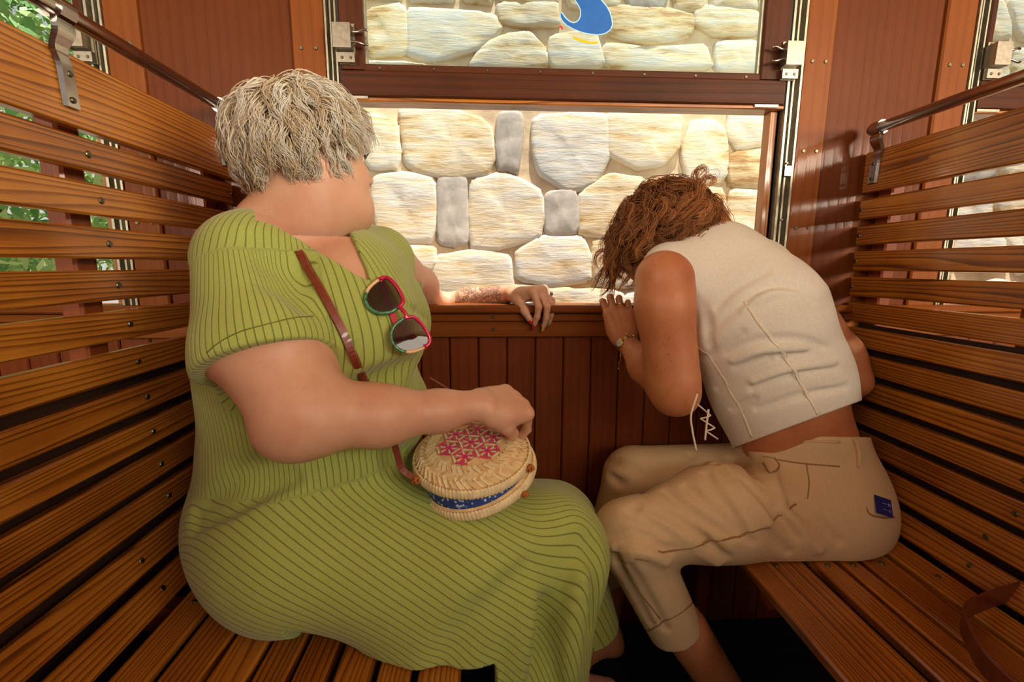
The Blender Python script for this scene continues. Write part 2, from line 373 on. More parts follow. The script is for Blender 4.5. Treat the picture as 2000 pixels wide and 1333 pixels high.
        decal('emblem_stroke', [c(*p) for p in [(560, 575), (630, 592), (720, 622), (810, 648), (880, 650), (945, 648), (943, 682), (880, 688), (800, 684), (700, 665), (610, 628), (555, 605), (548, 588)]], plain('decal_yellow', srgb(226, 184, 20), 0.4, noise=0), D + 0.0072, 'yellow stroke under the swoosh')
        decal('emblem_dot', [c(*p) for p in [(340, 405), (365, 402), (390, 425), (400, 450), (385, 462), (362, 455), (368, 435), (345, 425)]], plain('decal_red', srgb(200, 40, 40), 0.4, noise=0), D + 0.0072, 'small red mark beside the swoosh')

# opposite side of the carriage, behind the camera (seen only in the varnish)
ow = empty('wall_front', (0, -1.5, -EYE), 'opposite side wall of the carriage', kind='structure')
put('wall_core', *boxg(-2.6, 3.2, -1.5, -1.45, -EYE, 0.32), MAT['board'], ow)
put('wall_core', *boxg(-2.6, 3.2, -1.5, -1.45, 0.98, ZT), MAT['board'], ow)
for xx in (-2.4, -0.75, 0.45, 3.1): put('stile', *boxg(xx - 0.15, xx + 0.15, -1.5, -1.45, 0.32, 0.98), MAT['stile'], ow)

for nm_, xx in (('wall_left', -2.62), ('wall_right', 3.2)):  # unseen walls added so that light enters only by the windows
    put(nm_, *boxg(xx, xx + .05, -1.6, 1.26, -EYE, ZT), MAT['board'], kind='structure', label='added wooden wall closing off light from the side')
# ================================================================== benches
def bench(sgn, xb, top, pitch, label, ends, seat_edges, rail_y):
    """slatted bench: sgn=+1 the seat lies on +x of the back; xb back face, slats run along Y from near to the wall"""
    t = empty('slatted_bench', (xb + sgn * 0.25, 0.5, -EYE), label, 'bench', 'slatted wooden benches')
    y0, y1 = ends; TH = 0.018
    def slat(x0, z0, x1, z1, name='slat', scr=(0.80,), th=TH, mat=None):
        """face line from (x0,z0) to (x1,z1)"""
        d = np.array([x1 - x0, z1 - z0]); w = np.linalg.norm(d); d /= w
        nx, nz = sgn * abs(d[1]), abs(d[0]) if abs(d[0]) > 1e-4 else 0.0
        c = np.array([(x0 + x1) / 2 - nx * th / 2, (z0 + z1) / 2 - nz * th / 2])
        o = plank(name, (c[0], y0, c[1]), (c[0], y1, c[1]), (nx, 0, nz), w, th, mat or MAT['slat'], t, 0.0035)
        for sy in scr:
            screw(((x0 + x1) / 2 - nx * .0004, sy + random.uniform(-.003, .003), (z0 + z1) / 2 - nz * .0004), (nx, 0, nz), o, 0.0055)
        return o
    X = lambda u: xb + sgn * u
    slat(X(0), top[0], X(0), top[1], 'top_rail', scr=(), th=0.022)
    z = top[2]; w = 0.0495
    sy = (0.785 if sgn > 0 else 0.737)
    k = 0
    while z - w > -0.475:
        yy = (sy + (top[2] - z) * 0.13, 1.188) if sgn > 0 else (0.737, 1.188)
        slat(X(0), z, X(0.0 if z > -.4 else .002), z - w, scr=yy)
        z -= pitch; k += 1
    curve = [(.004, z, .017, z - .052), (.024, z - .066, .048, z - .104), (.058, z - .112, .112, -.598)]
    curve = [(.003, -.487, .014, -.540), (.019, -.552, .052, -.590), (.064, -.5955, .118, -.600)] if z > -.50 and z < -.475 else curve
    for (u0, za, u1, zb) in curve: slat(X(u0), za, X(u1), zb, scr=(0.77,))
    for (u0, u1) in seat_edges: slat(X(u0), -.600, X(u1), -.600, scr=(0.82,), th=0.02)
    # front nosing of the seat
    uf = seat_edges[-1][1]
    # structure behind the slats: upright posts and curved seat bearers
    for yy in (-.9, 0.05, 0.80, 1.165):
        plank('post', (X(-.055), yy, -EYE), (X(-.055), yy, top[0] - .015), (-sgn, 0, 0), 0.045, 0.034, MAT['board'], t)
        plank('bearer', (X(-.03), yy, -.645), (X(uf - .03), yy, -.645), (0, 0, 1), 0.04, 0.045, MAT['board'], t)
    for yy in (0.05, 1.165):
        plank('leg', (X(uf - .08), yy, -EYE), (X(uf - .08), yy, -.662), (sgn, 0, 0), 0.05, 0.04, MAT['board'], t)
    put('gap_shade_sheet', *boxg(min(X(-.030), X(-.038)), max(X(-.030), X(-.038)), y0, y1, -EYE + .05, -.150), MAT['gap_shade'], t)  # dark sheet added so the lower slat gaps read as shaded
    # handrail with cast brackets
    zr = top[0] + 0.048
    V, F = tubeg([(X(.012), y0, zr), (X(.012), 0.2, zr), (X(.012), 0.7, zr), (X(.012), 1.172, zr)], 0.0125, 16)
    put('handrail', V, F, MAT['steel'], t, smooth=True)
    for by in rail_y:
        prt = []
        q = smoothpath([(X(.012), by, zr), (X(.016), by, zr - .028), (X(.005), by, zr - .052), (X(.005), by + .006 , zr - .075), (X(.004), by + .010, zr - .128)], 6)
        n0 = len(q); wd = np.interp(np.linspace(0, 1, n0), [0, .2, .45, .6, 1], [.012, .019, .014, .012, .0125]); V = []; F = []
        for i, p in enumerate(q):
            V += [p + (-sgn * .003, -wd[i], 0), p + (-sgn * .003, wd[i], 0), p + (sgn * .0035, wd[i] * .8, 0), p + (sgn * .0035, -wd[i] * .8, 0)]
        for i in range(n0 - 1):
            F += [(4 * i + a, 4 * i + (a + 1) % 4, 4 * i + 4 + (a + 1) % 4, 4 * i + 4 + a) for a in range(4)]
        F += [(3, 2, 1, 0), tuple(4 * (n0 - 1) + a for a in range(4))]
        ring = tubeg([(X(.012), by - .013, zr), (X(.012), by + .013, zr)], 0.0165, 16)
        br = put('rail_bracket', *merge([(np.array(V), F), ring]), MAT['steel'], t)
        for dz in (.082, .118): screw((X(.008), by + .008, zr - dz), (sgn, 0, 0), br, 0.0045)
    return t
ledges = [(.131, .194), (.203, .260), (.269, .318), (.327, .378), (.388, .441), (.452, .500), (.512, .575)]
bench(1, -.62, (.309, .204, .193), .0675, 'long slatted bench on the left under the woman in green', (-0.95, 1.193), ledges, (0.752, 1.158))  # near end lengthened behind the camera to shade the lower bay
redges = [(.131, .195), (.207, .246), (.256, .303), (.322, .445)]
bench(-1, .965, (.288, .188, .172), .0660, 'slatted bench on the right under the woman in beige trousers', (-0.95, 1.193), redges, (0.25, 1.150))  # lengthened likewise, its unseen back blocks low light from the next bay

# ================================================================== outside
rock_col = []
def rockmat():
    m, nt, n, l, b = new_mat('pale_rubble_stone')
    tc = N(nt, 'ShaderNodeTexCoord'); oi = N(nt, 'ShaderNodeObjectInfo')
    geo = N(nt, 'ShaderNodeNewGeometry')
    mp = N(nt, 'ShaderNodeMapping'); mp.inputs['Scale'].default_value = (3.0, 8, 16.0); l.new(geo.outputs['Position'], mp.inputs[0])
    a = N(nt, 'ShaderNodeTexNoise'); a.inputs['Scale'].default_value = 1.6; a.inputs['Detail'].default_value = 6; a.inputs['Roughness'].default_value = 0.65; l.new(mp.outputs[0], a.inputs['Vector'])
    c = N(nt, 'ShaderNodeTexNoise'); c.inputs['Scale'].default_value = 2.2; c.inputs['Detail'].default_value = 3; l.new(geo.outputs['Position'], c.inputs['Vector'])
    f = mathn(nt, 'ADD', mathn(nt, 'MULTIPLY', a.outputs['Fac'], 0.75), mathn(nt, 'MULTIPLY', c.outputs['Fac'], 0.35))
    f = mathn(nt, 'ADD', f, mathn(nt, 'MULTIPLY', mathn(nt, 'SUBTRACT', oi.outputs['Random'], 0.5), 0.16))
    r = ramp(nt, f, [(0.36, srgb(178, 138, 88)), (0.46, srgb(220, 196, 152)), (0.56, srgb(228, 216, 192)), (0.70, srgb(214, 216, 214))])
    l.new(r.outputs[0], b.inputs['Base Color']); b.inputs['Roughness'].default_value = 0.9
    bp = N(nt, 'ShaderNodeBump'); bp.inputs['Strength'].default_value = 0.5; bp.inputs['Distance'].default_value = 0.014
    l.new(a.outputs['Fac'], bp.inputs['Height']); l.new(bp.outputs[0], b.inputs['Normal'])
    return m
MAT['rock'] = rockmat()
MAT['rock_grey'] = plain('grey_rubble_stone', srgb(186, 180, 172), 0.9, 0, 0.14, 14, 0.3, dist=0.01)
MAT['mortar'] = plain('sandy_mortar', srgb(222, 200, 168), 0.95, 0, 0.10, 9, 0.4, dist=0.02)
YW = 2.1
LEAN = 0.32                                  # the retaining wall leans back a little
sw = empty('stone_wall', (0.6, YW, -EYE), 'sunlit retaining wall of pale rubble stones outside the window', kind='structure')
wx0, wx1 = -1.22, 3.9
def wy(z): return YW + LEAN * (z + 0.4)
nx, nz = 64, 34
V = [(wx0 + (wx1 - wx0) * i / nx, wy(-1.25 + 3.6 * j / nz) + 0.012 + 0.008 * rng.random(), -1.25 + 3.6 * j / nz) for j in range(nz + 1) for i in range(nx + 1)]
F = [(j * (nx + 1) + i, j * (nx + 1) + i + 1, (j + 1) * (nx + 1) + i + 1, (j + 1) * (nx + 1) + i) for j in range(nz) for i in range(nx)]
V2 = [(p[0], p[1] + 0.4, p[2]) for p in V]; k = len(V)
F = F + [tuple(reversed([a + k for a in f])) for f in F]
put('mortar_bed', V + V2, F, MAT['mortar'], sw, smooth=True)
def stone(poly, grey=False):
    """poly: outline (x, z) on the wall; a pillowed block with rounded rim"""
    P = np.array(poly, float)
    # round the outline a little
    Q = []
    for i in range(len(P)):
        a, b_, c_ = P[i - 1], P[i], P[(i + 1) % len(P)]
        Q += [b_ + (a - b_) * .18, b_ * .90 + a * .05 + c_ * .05, b_ + (c_ - b_) * .18]
    P = np.array(Q); cc_ = P.mean(0); rr_ = np.linalg.norm(P - cc_, axis=1).mean()
    RND = True; nxp = np.roll(P, -1, 0); R_ = np.empty((2 * len(P), 2)); R_[0::2] = P; R_[1::2] = (P + nxp) / 2; P = R_
    P = P + rng.normal(0, 0.0026, P.shape)
    c = P.mean(0); V = []; n0 = len(P)
    lv = [(1.0, 0.03), (0.995, 0.002), (0.965, -0.006), (0.90, -0.010), (0.60, -0.012), (0.28, -0.0125)]
    ph = rng.random(3) * 6
    for s, dy in lv:
        for q in P:
            dq = q - c; el = dq / np.linalg.norm(dq) * np.array([(P[:, 0].max() - P[:, 0].min()) / 2, (P[:, 1].max() - P[:, 1].min()) / 2]) * .9; mixr = min(1, max(0, (1 - s) * 3))
            p = c + (dq * (1 - mixr) + el * mixr) * s
            b_ = (0.005 * math.sin(p[0] * 21 + ph[0]) * math.sin(p[1] * 27 + ph[1]) + .0025 * math.sin(p[0] * 60 + p[1] * 33 + ph[2])) if s < .9 else 0
            V.append((p[0], wy(p[1]) + dy + b_, p[1]))
    V.append((c[0], wy(c[1]) - 0.0125, c[1]))
    F = [(k * n0 + i, k * n0 + (i + 1) % n0, (k + 1) * n0 + (i + 1) % n0, (k + 1) * n0 + i) for k in range(len(lv) - 1) for i in range(n0)]
    F += [((len(lv) - 1) * n0 + i, (len(lv) - 1) * n0 + (i + 1) % n0, len(V) - 1) for i in range(n0)]
    put('stone', V, F, MAT['rock_grey'] if grey else MAT['rock'], sw, smooth=True)
# stones traced course by course where the window shows them (pixels on the wall plane)
tr_ = [
 ([(715, 20), (790, 10), (795, 105), (720, 110)], 0), ([(720, 118), (800, 122), (830, 128), (720, 128)], 0),
 ([(800, 15), (960, 30), (975, 55), (935, 95), (850, 118), (800, 105)], 0), ([(985, 70), (1030, 62), (1062, 95), (1066, 132), (920, 130), (940, 95)], 0),
 ([(975, 5), (1085, 0), (1090, 50), (1030, 52), (980, 45)], 0), ([(1075, 70), (1160, 60), (1180, 132), (1075, 132)], 0),
 ([(1165, 10), (1290, 15), (1350, 30), (1345, 70), (1270, 85), (1190, 70)], 0), ([(1190, 82), (1275, 95), (1370, 85), (1385, 135), (1190, 135)], 0),
 ([(1360, 10), (1480, 20), (1480, 68), (1400, 72), (1360, 50)], 0), ([(1400, 82), (1480, 80), (1480, 140), (1400, 138)], 0),
 ([(715, 225), (775, 240), (782, 300), (775, 330), (715, 325)], 0), ([(785, 215), (870, 212), (950, 240), (962, 300), (950, 338), (880, 345), (800, 330)], 0),
 ([(975, 222), (1018, 222), (1020, 275), (1012, 335), (972, 330), (968, 280)], 1), ([(1048, 232), (1120, 225), (1184, 228), (1186, 300), (1165, 355), (1110, 372), (1055, 335), (1045, 285)], 0),
 ([(1190, 222), (1290, 218), (1330, 232), (1322, 290), (1290, 322), (1245, 328), (1190, 300)], 0), ([(1352, 240), (1395, 238), (1418, 262), (1420, 330), (1405, 360), (1345, 360), (1334, 300)], 0),
 ([(1425, 222), (1505, 222), (1505, 282), (1440, 292), (1420, 262)], 0), ([(1428, 300), (1505, 290), (1500, 368), (1425, 362)], 0),
 ([(735, 345), (800, 340), (845, 352), (850, 420), (840, 470), (745, 470), (728, 400)], 0), ([(853, 348), (912, 345), (915, 470), (885, 478), (855, 470)], 1),
 ([(925, 355), (985, 342), (1050, 372), (1062, 420), (1050, 460), (990, 480), (925, 485), (918, 420)], 0), ([(1065, 378), (1125, 372), (1130, 455), (1065, 458)], 1),
 ([(1135, 378), (1190, 342), (1260, 352), (1270, 420), (1200, 462), (1135, 455)], 0), ([(1270, 348), (1410, 368), (1420, 470), (1280, 470)], 0),
 ([(1425, 372), (1500, 375), (1490, 470), (1428, 470)], 0),
 ([(720, 480), (845, 482), (850, 520), (790, 560), (720, 560)], 0), ([(860, 500), (940, 492), (990, 500), (1000, 580), (900, 600), (840, 560)], 0),
 ([(1012, 490), (1060, 465), (1135, 465), (1150, 500), (1150, 545), (1080, 560), (1015, 545)], 0), ([(1160, 470), (1280, 475), (1290, 560), (1165, 560)], 0),
 ([(1300, 480), (1420, 478), (1425, 560), (1300, 565)], 0),
 ([(720, 570), (830, 572), (880, 615), (870, 680), (720, 680)], 0), ([(890, 615), (1010, 592), (1080, 600), (1085, 690), (895, 690)], 0), ([(1015, 556), (1100, 566), (1210, 568), (1215, 640), (1095, 640), (1080, 590)], 0),
 ([(1225, 572), (1420, 572), (1420, 660), (1225, 660)], 0),
]
def onwall(px, py):
    p = at(px, py, YW)
    for _ in range(4): p = at(px, py, wy(p[2]))
    return (p[0], p[2])
for poly, g in tr_:
    q = np.array([onwall(*p) for p in poly]); c0 = q.mean(0); q = c0 + (q - c0) * 1.12
    stone(q[::-1] if True else q, g)
# the same masonry carries on up, down and along
def courses(x0, x1, zs):
    for z0, z1 in zs:
        x = x0 - random.uniform(0, .1)
        while x < x1 - .06:
            w_ = min(random.uniform(.16, .36), x1 - x); h = z1 - z0
            j = lambda s: random.uniform(-s, s)
            stone([(x + .012 + j(.012), z0 + .01 + j(.01)), (x + w_ * .5, z0 + j(.012)), (x + w_ - .012 + j(.012), z0 + .01 + j(.01)), (x + w_ + j(.008), z0 + h * .5), (x + w_ - .015 + j(.012), z1 - .01 + j(.01)), (x + w_ * .5, z1 + j(.012)), (x + .012 + j(.012), z1 - .01 + j(.01)), (x + j(.008), z0 + h * .5)], random.random() < .15)
            x += w_ + .018
X0 = onwall(712, 300)[0]; X1 = onwall(1505, 300)[0]
courses(wx0, X0 - .02, [(-1.0, -.78), (-.76, -.56), (-.54, -.3), (-.28, -.06), (-.04, .2), (.22, .42), (.44, .68), (.70, .92), (.94, 1.2), (1.22, 1.5)])
courses(X0, X1 + .02, [(-1.0, -.80), (-.78, -.62), (-.60, -.46), (1.34, 1.55)])

courses(X1 + .06, 3.7, [(-1.0, -.78), (-.76, -.56), (-.54, -.3), (-.28, -.06), (-.04, .2), (.22, .42), (.44, .68), (.70, .92), (.94, 1.2), (1.22, 1.5)])
put('ground', *boxg(-14, 14, D + 0.10, 14, -EYE - .5, -EYE - .45), MAT['earth'], kind='structure', label='pale ballast beside the carriage')

# bushes and trees beyond the end of the stone wall, seen through the left window
def leafmat(name, c0, c1):
    m, nt, n, l, b = new_mat(name)
    oi = N(nt, 'ShaderNodeNewGeometry'); r = ramp(nt, oi.outputs['Random Per Island'], [(0.0, c0), (1.0, c1)])
    l.new(r.outputs[0], b.inputs['Base Color']); b.inputs['Roughness'].default_value = 0.5
    return m
MAT['leaf'] = leafmat('bush_leaf', srgb(80, 150, 70), srgb(200, 226, 150))
MAT['bark'] = plain('bark', srgb(96, 78, 56), 0.9, 0, 0.2, 30, 0.5)
def bush(c, R, n, size, label):
    t = empty('leafy_bush', (c[0], c[1], -EYE - .45), label, 'bush', 'bushes beyond the stone wall')
    V, F = tubeg(smoothpath([(c[0], c[1], -EYE - .5), (c[0] + .05, c[1], c[2] - R * .6), (c[0], c[1] + .05, c[2])], 4), [.05, .045, .04, .035, .03, .028, .025, .02, .015][:9], 7)
    put('stem', V, F, MAT['bark'], t, smooth=True)
    d = rng.normal(size=(n, 3)); d /= np.linalg.norm(d, axis=1)[:, None]
    P = np.array(c) + d * (R * (0.55 + 0.45 * rng.random((n, 1)) ** .5)) * np.array([1, .8, 1.1]) + rng.normal(0, .05, (n, 3))
    a = rng.normal(size=(n, 3)); a /= np.linalg.norm(a, axis=1)[:, None]; b_ = np.cross(a, d); b_ /= np.linalg.norm(b_, axis=1)[:, None] + 1e-9
    s = size * (0.6 + 0.8 * rng.random((n, 1)))
    V = np.stack([P - a * s, P + b_ * s * .4, P + a * s, P - b_ * s * .4], 1).reshape(-1, 3)
    F = [(4 * i, 4 * i + 1, 4 * i + 2, 4 * i + 3) for i in range(n)]
    o = put('foliage', V, F, MAT['leaf'], t); o['kind'] = 'stuff'
bush((-2.75, 2.75, .75), 1.0, 9000, .045, 'leafy bush just past the end of the stone wall')
bush((-4.9, 3.5, .1), .8, 3200, .06, 'low bush farther along, seen between the bench slats')
bush((-2.3, 5.2, 1.9), 1.0, 3500, .07, 'taller bush rising behind the first one')
# ================================================================== bodies and clothes as smooth implicit surfaces
import openvdb
class Field:
    def __init__(s, lo, hi, h):
        s.h = h; s.lo = np.array(lo, float); s.n = np.ceil((np.array(hi, float) - s.lo) / h).astype(int) + 1
        s.a = np.full(s.n, 0.1, np.float32)
        s.ax = [(s.lo[i] + h * np.arange(s.n[i])).astype(np.float32) for i in range(3)]
    def sl(s, lo, hi, m):
        i0 = np.clip(np.floor((lo - m - s.lo) / s.h).astype(int), 0, s.n); i1 = np.clip(np.ceil((hi + m - s.lo) / s.h).astype(int) + 1, 0, s.n)
        if np.any(i1 <= i0): return None
        return tuple(slice(a, b) for a, b in zip(i0, i1))
    def grid(s, sl):
        return (s.ax[0][sl[0]][:, None, None], s.ax[1][sl[1]][None, :, None], s.ax[2][sl[2]][None, None, :])
    def apply(s, prim, off=0.0):
        k = prim['k']; m = 0.055
        sl = s.sl(prim['lo'] - off, prim['hi'] + off, m)
        if sl is None: return
        d = prim['f'](*s.grid(sl)) - np.float32(off)
        a = s.a[sl]; op = prim['op']
        if op == 'add': x, y = a, d
        elif op == 'sub': x, y = -a, d
        elif op == 'int': x, y = -a, -d
        if op == 'add':
            if k > 0: hh = np.maximum(k - np.abs(x - y), 0) / k; r = np.minimum(x, y) - hh * hh * np.float32(k / 4)
            else: r = np.minimum(x, y)
        elif op == 'sub':
            if k > 0: hh = np.maximum(k - np.abs(a + d), 0) / k; r = np.maximum(a, -d) + hh * hh * np.float32(k / 4)
            else: r = np.maximum(a, -d)
        else: r = np.maximum(a, d)
        s.a[sl] = r
    def sample(s, P):
        q = (P - s.lo) / s.h; q = np.clip(q, 0, s.n - 1.001); i = q.astype(int); f = q - i; a = s.a; o = 0
        for dx in (0, 1):
            for dy in (0, 1):
                for dz in (0, 1):
                    w = (f[:, 0] if dx else 1 - f[:, 0]) * (f[:, 1] if dy else 1 - f[:, 1]) * (f[:, 2] if dz else 1 - f[:, 2])
                    o = o + w * a[i[:, 0] + dx, i[:, 1] + dy, i[:, 2] + dz]
        return o
    def grad(s, P):
        e = s.h * 0.8; G = np.stack([s.sample(P + np.eye(3)[i] * e) - s.sample(P - np.eye(3)[i] * e) for i in range(3)], 1)
        return G / (np.linalg.norm(G, axis=1)[:, None] + 1e-9)
    def mesh(s, keep=None):
        g = openvdb.FloatGrid(background=0.1); g.copyFromArray(s.a, tolerance=0.0)
        pts, quads = g.convertToQuads(isovalue=0.0)
        P = pts * s.h + s.lo
        quads = quads[:, ::-1]
        # orient by gradient
        qs = quads[::max(1, len(quads) // 3000)]; c = P[qs].mean(1); nn = np.cross(P[qs[:, 1]] - P[qs[:, 0]], P[qs[:, 2]] - P[qs[:, 0]])
        if len(c) and np.sum(nn * s.grad(c)) < 0: quads = quads[:, ::-1]
        if keep is not None:
            quads = quads[keep(P[quads].mean(1))]
            u, inv = np.unique(quads, return_inverse=True); P = P[u]; quads = inv.reshape(-1, 4)
        return P, quads, s.grad(P)
def _bb(*pr):
    lo = np.min([np.array(p) - r for p, r in pr], 0); hi = np.max([np.array(p) + r for p, r in pr], 0); return lo, hi
def cap(a, b, ra, rb, k=0.02, op='add', squash=None, sf=1.0):
    """round cone from a to b; squash: direction along which the section is sf times as thick"""
    a = np.array(a, float); b = np.array(b, float); ba = b - a; L2 = float(ba @ ba) + 1e-12
    lo, hi = _bb((a, max(ra, rb)), (b, max(ra, rb)))
    nq = None
    if squash is not None:
        nq = np.array(squash, float); nq -= ba * (nq @ ba) / L2; nq /= np.linalg.norm(nq)
    def f(x, y, z):
        px, py, pz = x - np.float32(a[0]), y - np.float32(a[1]), z - np.float32(a[2])
        t = (px * np.float32(ba[0]) + py * np.float32(ba[1]) + pz * np.float32(ba[2])) / np.float32(L2)
        t = np.clip(t, 0, 1)
        qx, qy, qz = px - t * np.float32(ba[0]), py - t * np.float32(ba[1]), pz - t * np.float32(ba[2])
        d2 = qx * qx + qy * qy + qz * qz
        rad = np.float32(ra) + t * np.float32(rb - ra)
        if nq is None: return np.sqrt(d2) - rad
        dn = qx * np.float32(nq[0]) + qy * np.float32(nq[1]) + qz * np.float32(nq[2])
        r1 = np.sqrt(d2 + dn * dn * np.float32(1 / sf ** 2 - 1)) + 1e-9
        g = np.sqrt(d2 + dn * dn * np.float32(1 / sf ** 4 - 1)) + 1e-9
        return (r1 - rad) * r1 / g
    return dict(f=f, lo=lo, hi=hi, k=k, op=op)
def ell(c, r, R=None, k=0.02, op='add'):
    c = np.array(c, float); r = np.array(r, float) * np.ones(3); R = np.eye(3) if R is None else np.array(R, float)   # rows: local axes
    m = max(r); lo, hi = c - m, c + m
    def f(x, y, z):
        px, py, pz = x - np.float32(c[0]), y - np.float32(c[1]), z - np.float32(c[2])
        s1 = 0; s2 = 0
        for i in range(3):
            u = px * np.float32(R[i][0]) + py * np.float32(R[i][1]) + pz * np.float32(R[i][2])
            s1 = s1 + u * u * np.float32(1 / r[i] ** 2); s2 = s2 + u * u * np.float32(1 / r[i] ** 4)
        k1 = np.sqrt(s1); return (k1 - 1) * k1 / (np.sqrt(s2) + 1e-9)
    return dict(f=f, lo=lo, hi=hi, k=k, op=op)
def half(pt, n, lo, hi, ball=None, k=0.0, op='sub'):
    """the half space beyond pt along n, optionally only inside a ball (centre, radius)"""
    pt = np.array(pt, float); n = np.array(n, float); n /= np.linalg.norm(n)
    def f(x, y, z):
        d = -((x - pt[0]) * n[0] + (y - pt[1]) * n[1] + (z - pt[2]) * n[2])
        if ball is not None:
            c, r = ball
            d = np.maximum(d, np.sqrt((x - c[0]) ** 2 + (y - c[1]) ** 2 + (z - c[2]) ** 2) - r)
        return d.astype(np.float32)
    return dict(f=f, lo=np.array(lo, float), hi=np.array(hi, float), k=k, op=op)
def prismcut(poly, o, u, v, n, d0, lo, hi, k=0.0, op='sub'):
    """polygon (in the u, v plane through o) pushed along n, keeping only what lies beyond d0 along n"""
    Q = np.array(poly, float)
    def f(x, y, z):
        px, py, pz = x - o[0], y - o[1], z - o[2]
        U_ = px * u[0] + py * u[1] + pz * u[2]; V_ = px * v[0] + py * v[1] + pz * v[2]; W_ = px * n[0] + py * n[1] + pz * n[2]
        d = np.full(np.broadcast(U_, V_).shape, 1e9); ins = np.zeros(d.shape, bool)
        for i in range(len(Q)):
            a, b = Q[i - 1], Q[i]; e = b - a
            wx, wy = U_ - a[0], V_ - a[1]; t = np.clip((wx * e[0] + wy * e[1]) / (e @ e), 0, 1)
            d = np.minimum(d, (wx - t * e[0]) ** 2 + (wy - t * e[1]) ** 2)
            c1 = (a[1] <= V_) != (b[1] <= V_)
            ins ^= c1 & (U_ < a[0] + (V_ - a[1]) / (e[1] if abs(e[1]) > 1e-9 else 1e-9) * e[0])
        d = np.sqrt(d) * np.where(ins, -1, 1)
        return np.maximum(d, d0 - W_).astype(np.float32)
    return dict(f=f, lo=np.array(lo, float), hi=np.array(hi, float), k=k, op=op)
def chain(pts, rs, k=0.02, **kw):
    return [cap(pts[i], pts[i + 1], rs[i], rs[i + 1], k, **kw) for i in range(len(pts) - 1)]
def build(prims, h, off=0.0, lo=None, hi=None, pad=0.03, keep=None):
    adds = [p for p in prims if p['op'] == 'add']
    L = np.min([p['lo'] for p in adds], 0) - pad if lo is None else lo
    H = np.max([p['hi'] for p in adds], 0) + pad if hi is None else hi
    F = Field(L, H, h)
    for p in prims: F.apply(p, off if p['op'] == 'add' else 0.0)
    return F
def surf(F, px, py, t0=0.3, t1=2.0):
    """first point of the surface along the sight line through a pixel (used to lay seams and folds on the cloth)"""
    d = _F + _R * (px - 1000) / FPX - _U * (py - 666.5) / FPX; d = d / np.linalg.norm(d)
    t = np.arange(t0, t1, F.h * .5); P = d[None] * t[:, None]; v = F.sample(P)
    inside = np.all((P > F.lo) & (P < F.lo + F.h * (F.n - 1)), axis=1); v = np.where(inside, v, 1)
    i = np.argmax(v < 0)
    if v[i] >= 0: return None
    w = v[i - 1] / (v[i - 1] - v[i] + 1e-9) if i else 0
    return P[i - 1] + (P[i] - P[i - 1]) * w
def put_sdf(name, pieces, mat, parent, attrs=None, **kw):
    """join (P, quads, normals) pieces into one object"""
    P = np.concatenate([p[0] for p in pieces]); nn = np.concatenate([p[2] for p in pieces]); q = []; k = 0
    for p in pieces: q.append(p[1] + k); k += len(p[0])
    q = np.concatenate(q)
    c = (P.max(0) + P.min(0)) / 2
    me = bpy.data.meshes.new(name)
    me.vertices.add(len(P)); me.vertices.foreach_set('co', (P - c).astype(np.float32).ravel())
    me.loops.add(len(q) * 4); me.loops.foreach_set('vertex_index', q.ravel().astype(np.int32))
    me.polygons.add(len(q)); me.polygons.foreach_set('loop_start', (np.arange(len(q)) * 4).astype(np.int32))
    me.update(calc_edges=True); me.validate()
    me.polygons.foreach_set('use_smooth', np.ones(len(me.polygons), bool))
    if len(me.vertices) == len(nn): me.normals_split_custom_set_from_vertices([tuple(v) for v in nn])
    for an, fn in (attrs or {}).items():
        a = me.attributes.new(an, 'FLOAT', 'POINT'); a.data.foreach_set('value', fn(P, nn).astype(np.float32))
    me.materials.append(mat)
    o = bpy.data.objects.new(name, me); w = c + (0, 0, EYE)
    o.location = w - (BASE[parent.name] if parent is not None else 0); link(o, parent); BASE[o.name] = w
    for a_, v_ in kw.items(): o[a_] = v_
    return o
def unit(v): v = np.array(v, float); return v / np.linalg.norm(v)
def frame(f, up):
    f = unit(f); up = np.array(up, float); up = unit(up - f * (f @ up)); r = np.cross(f, up); return r, f, up     # right, forward, up
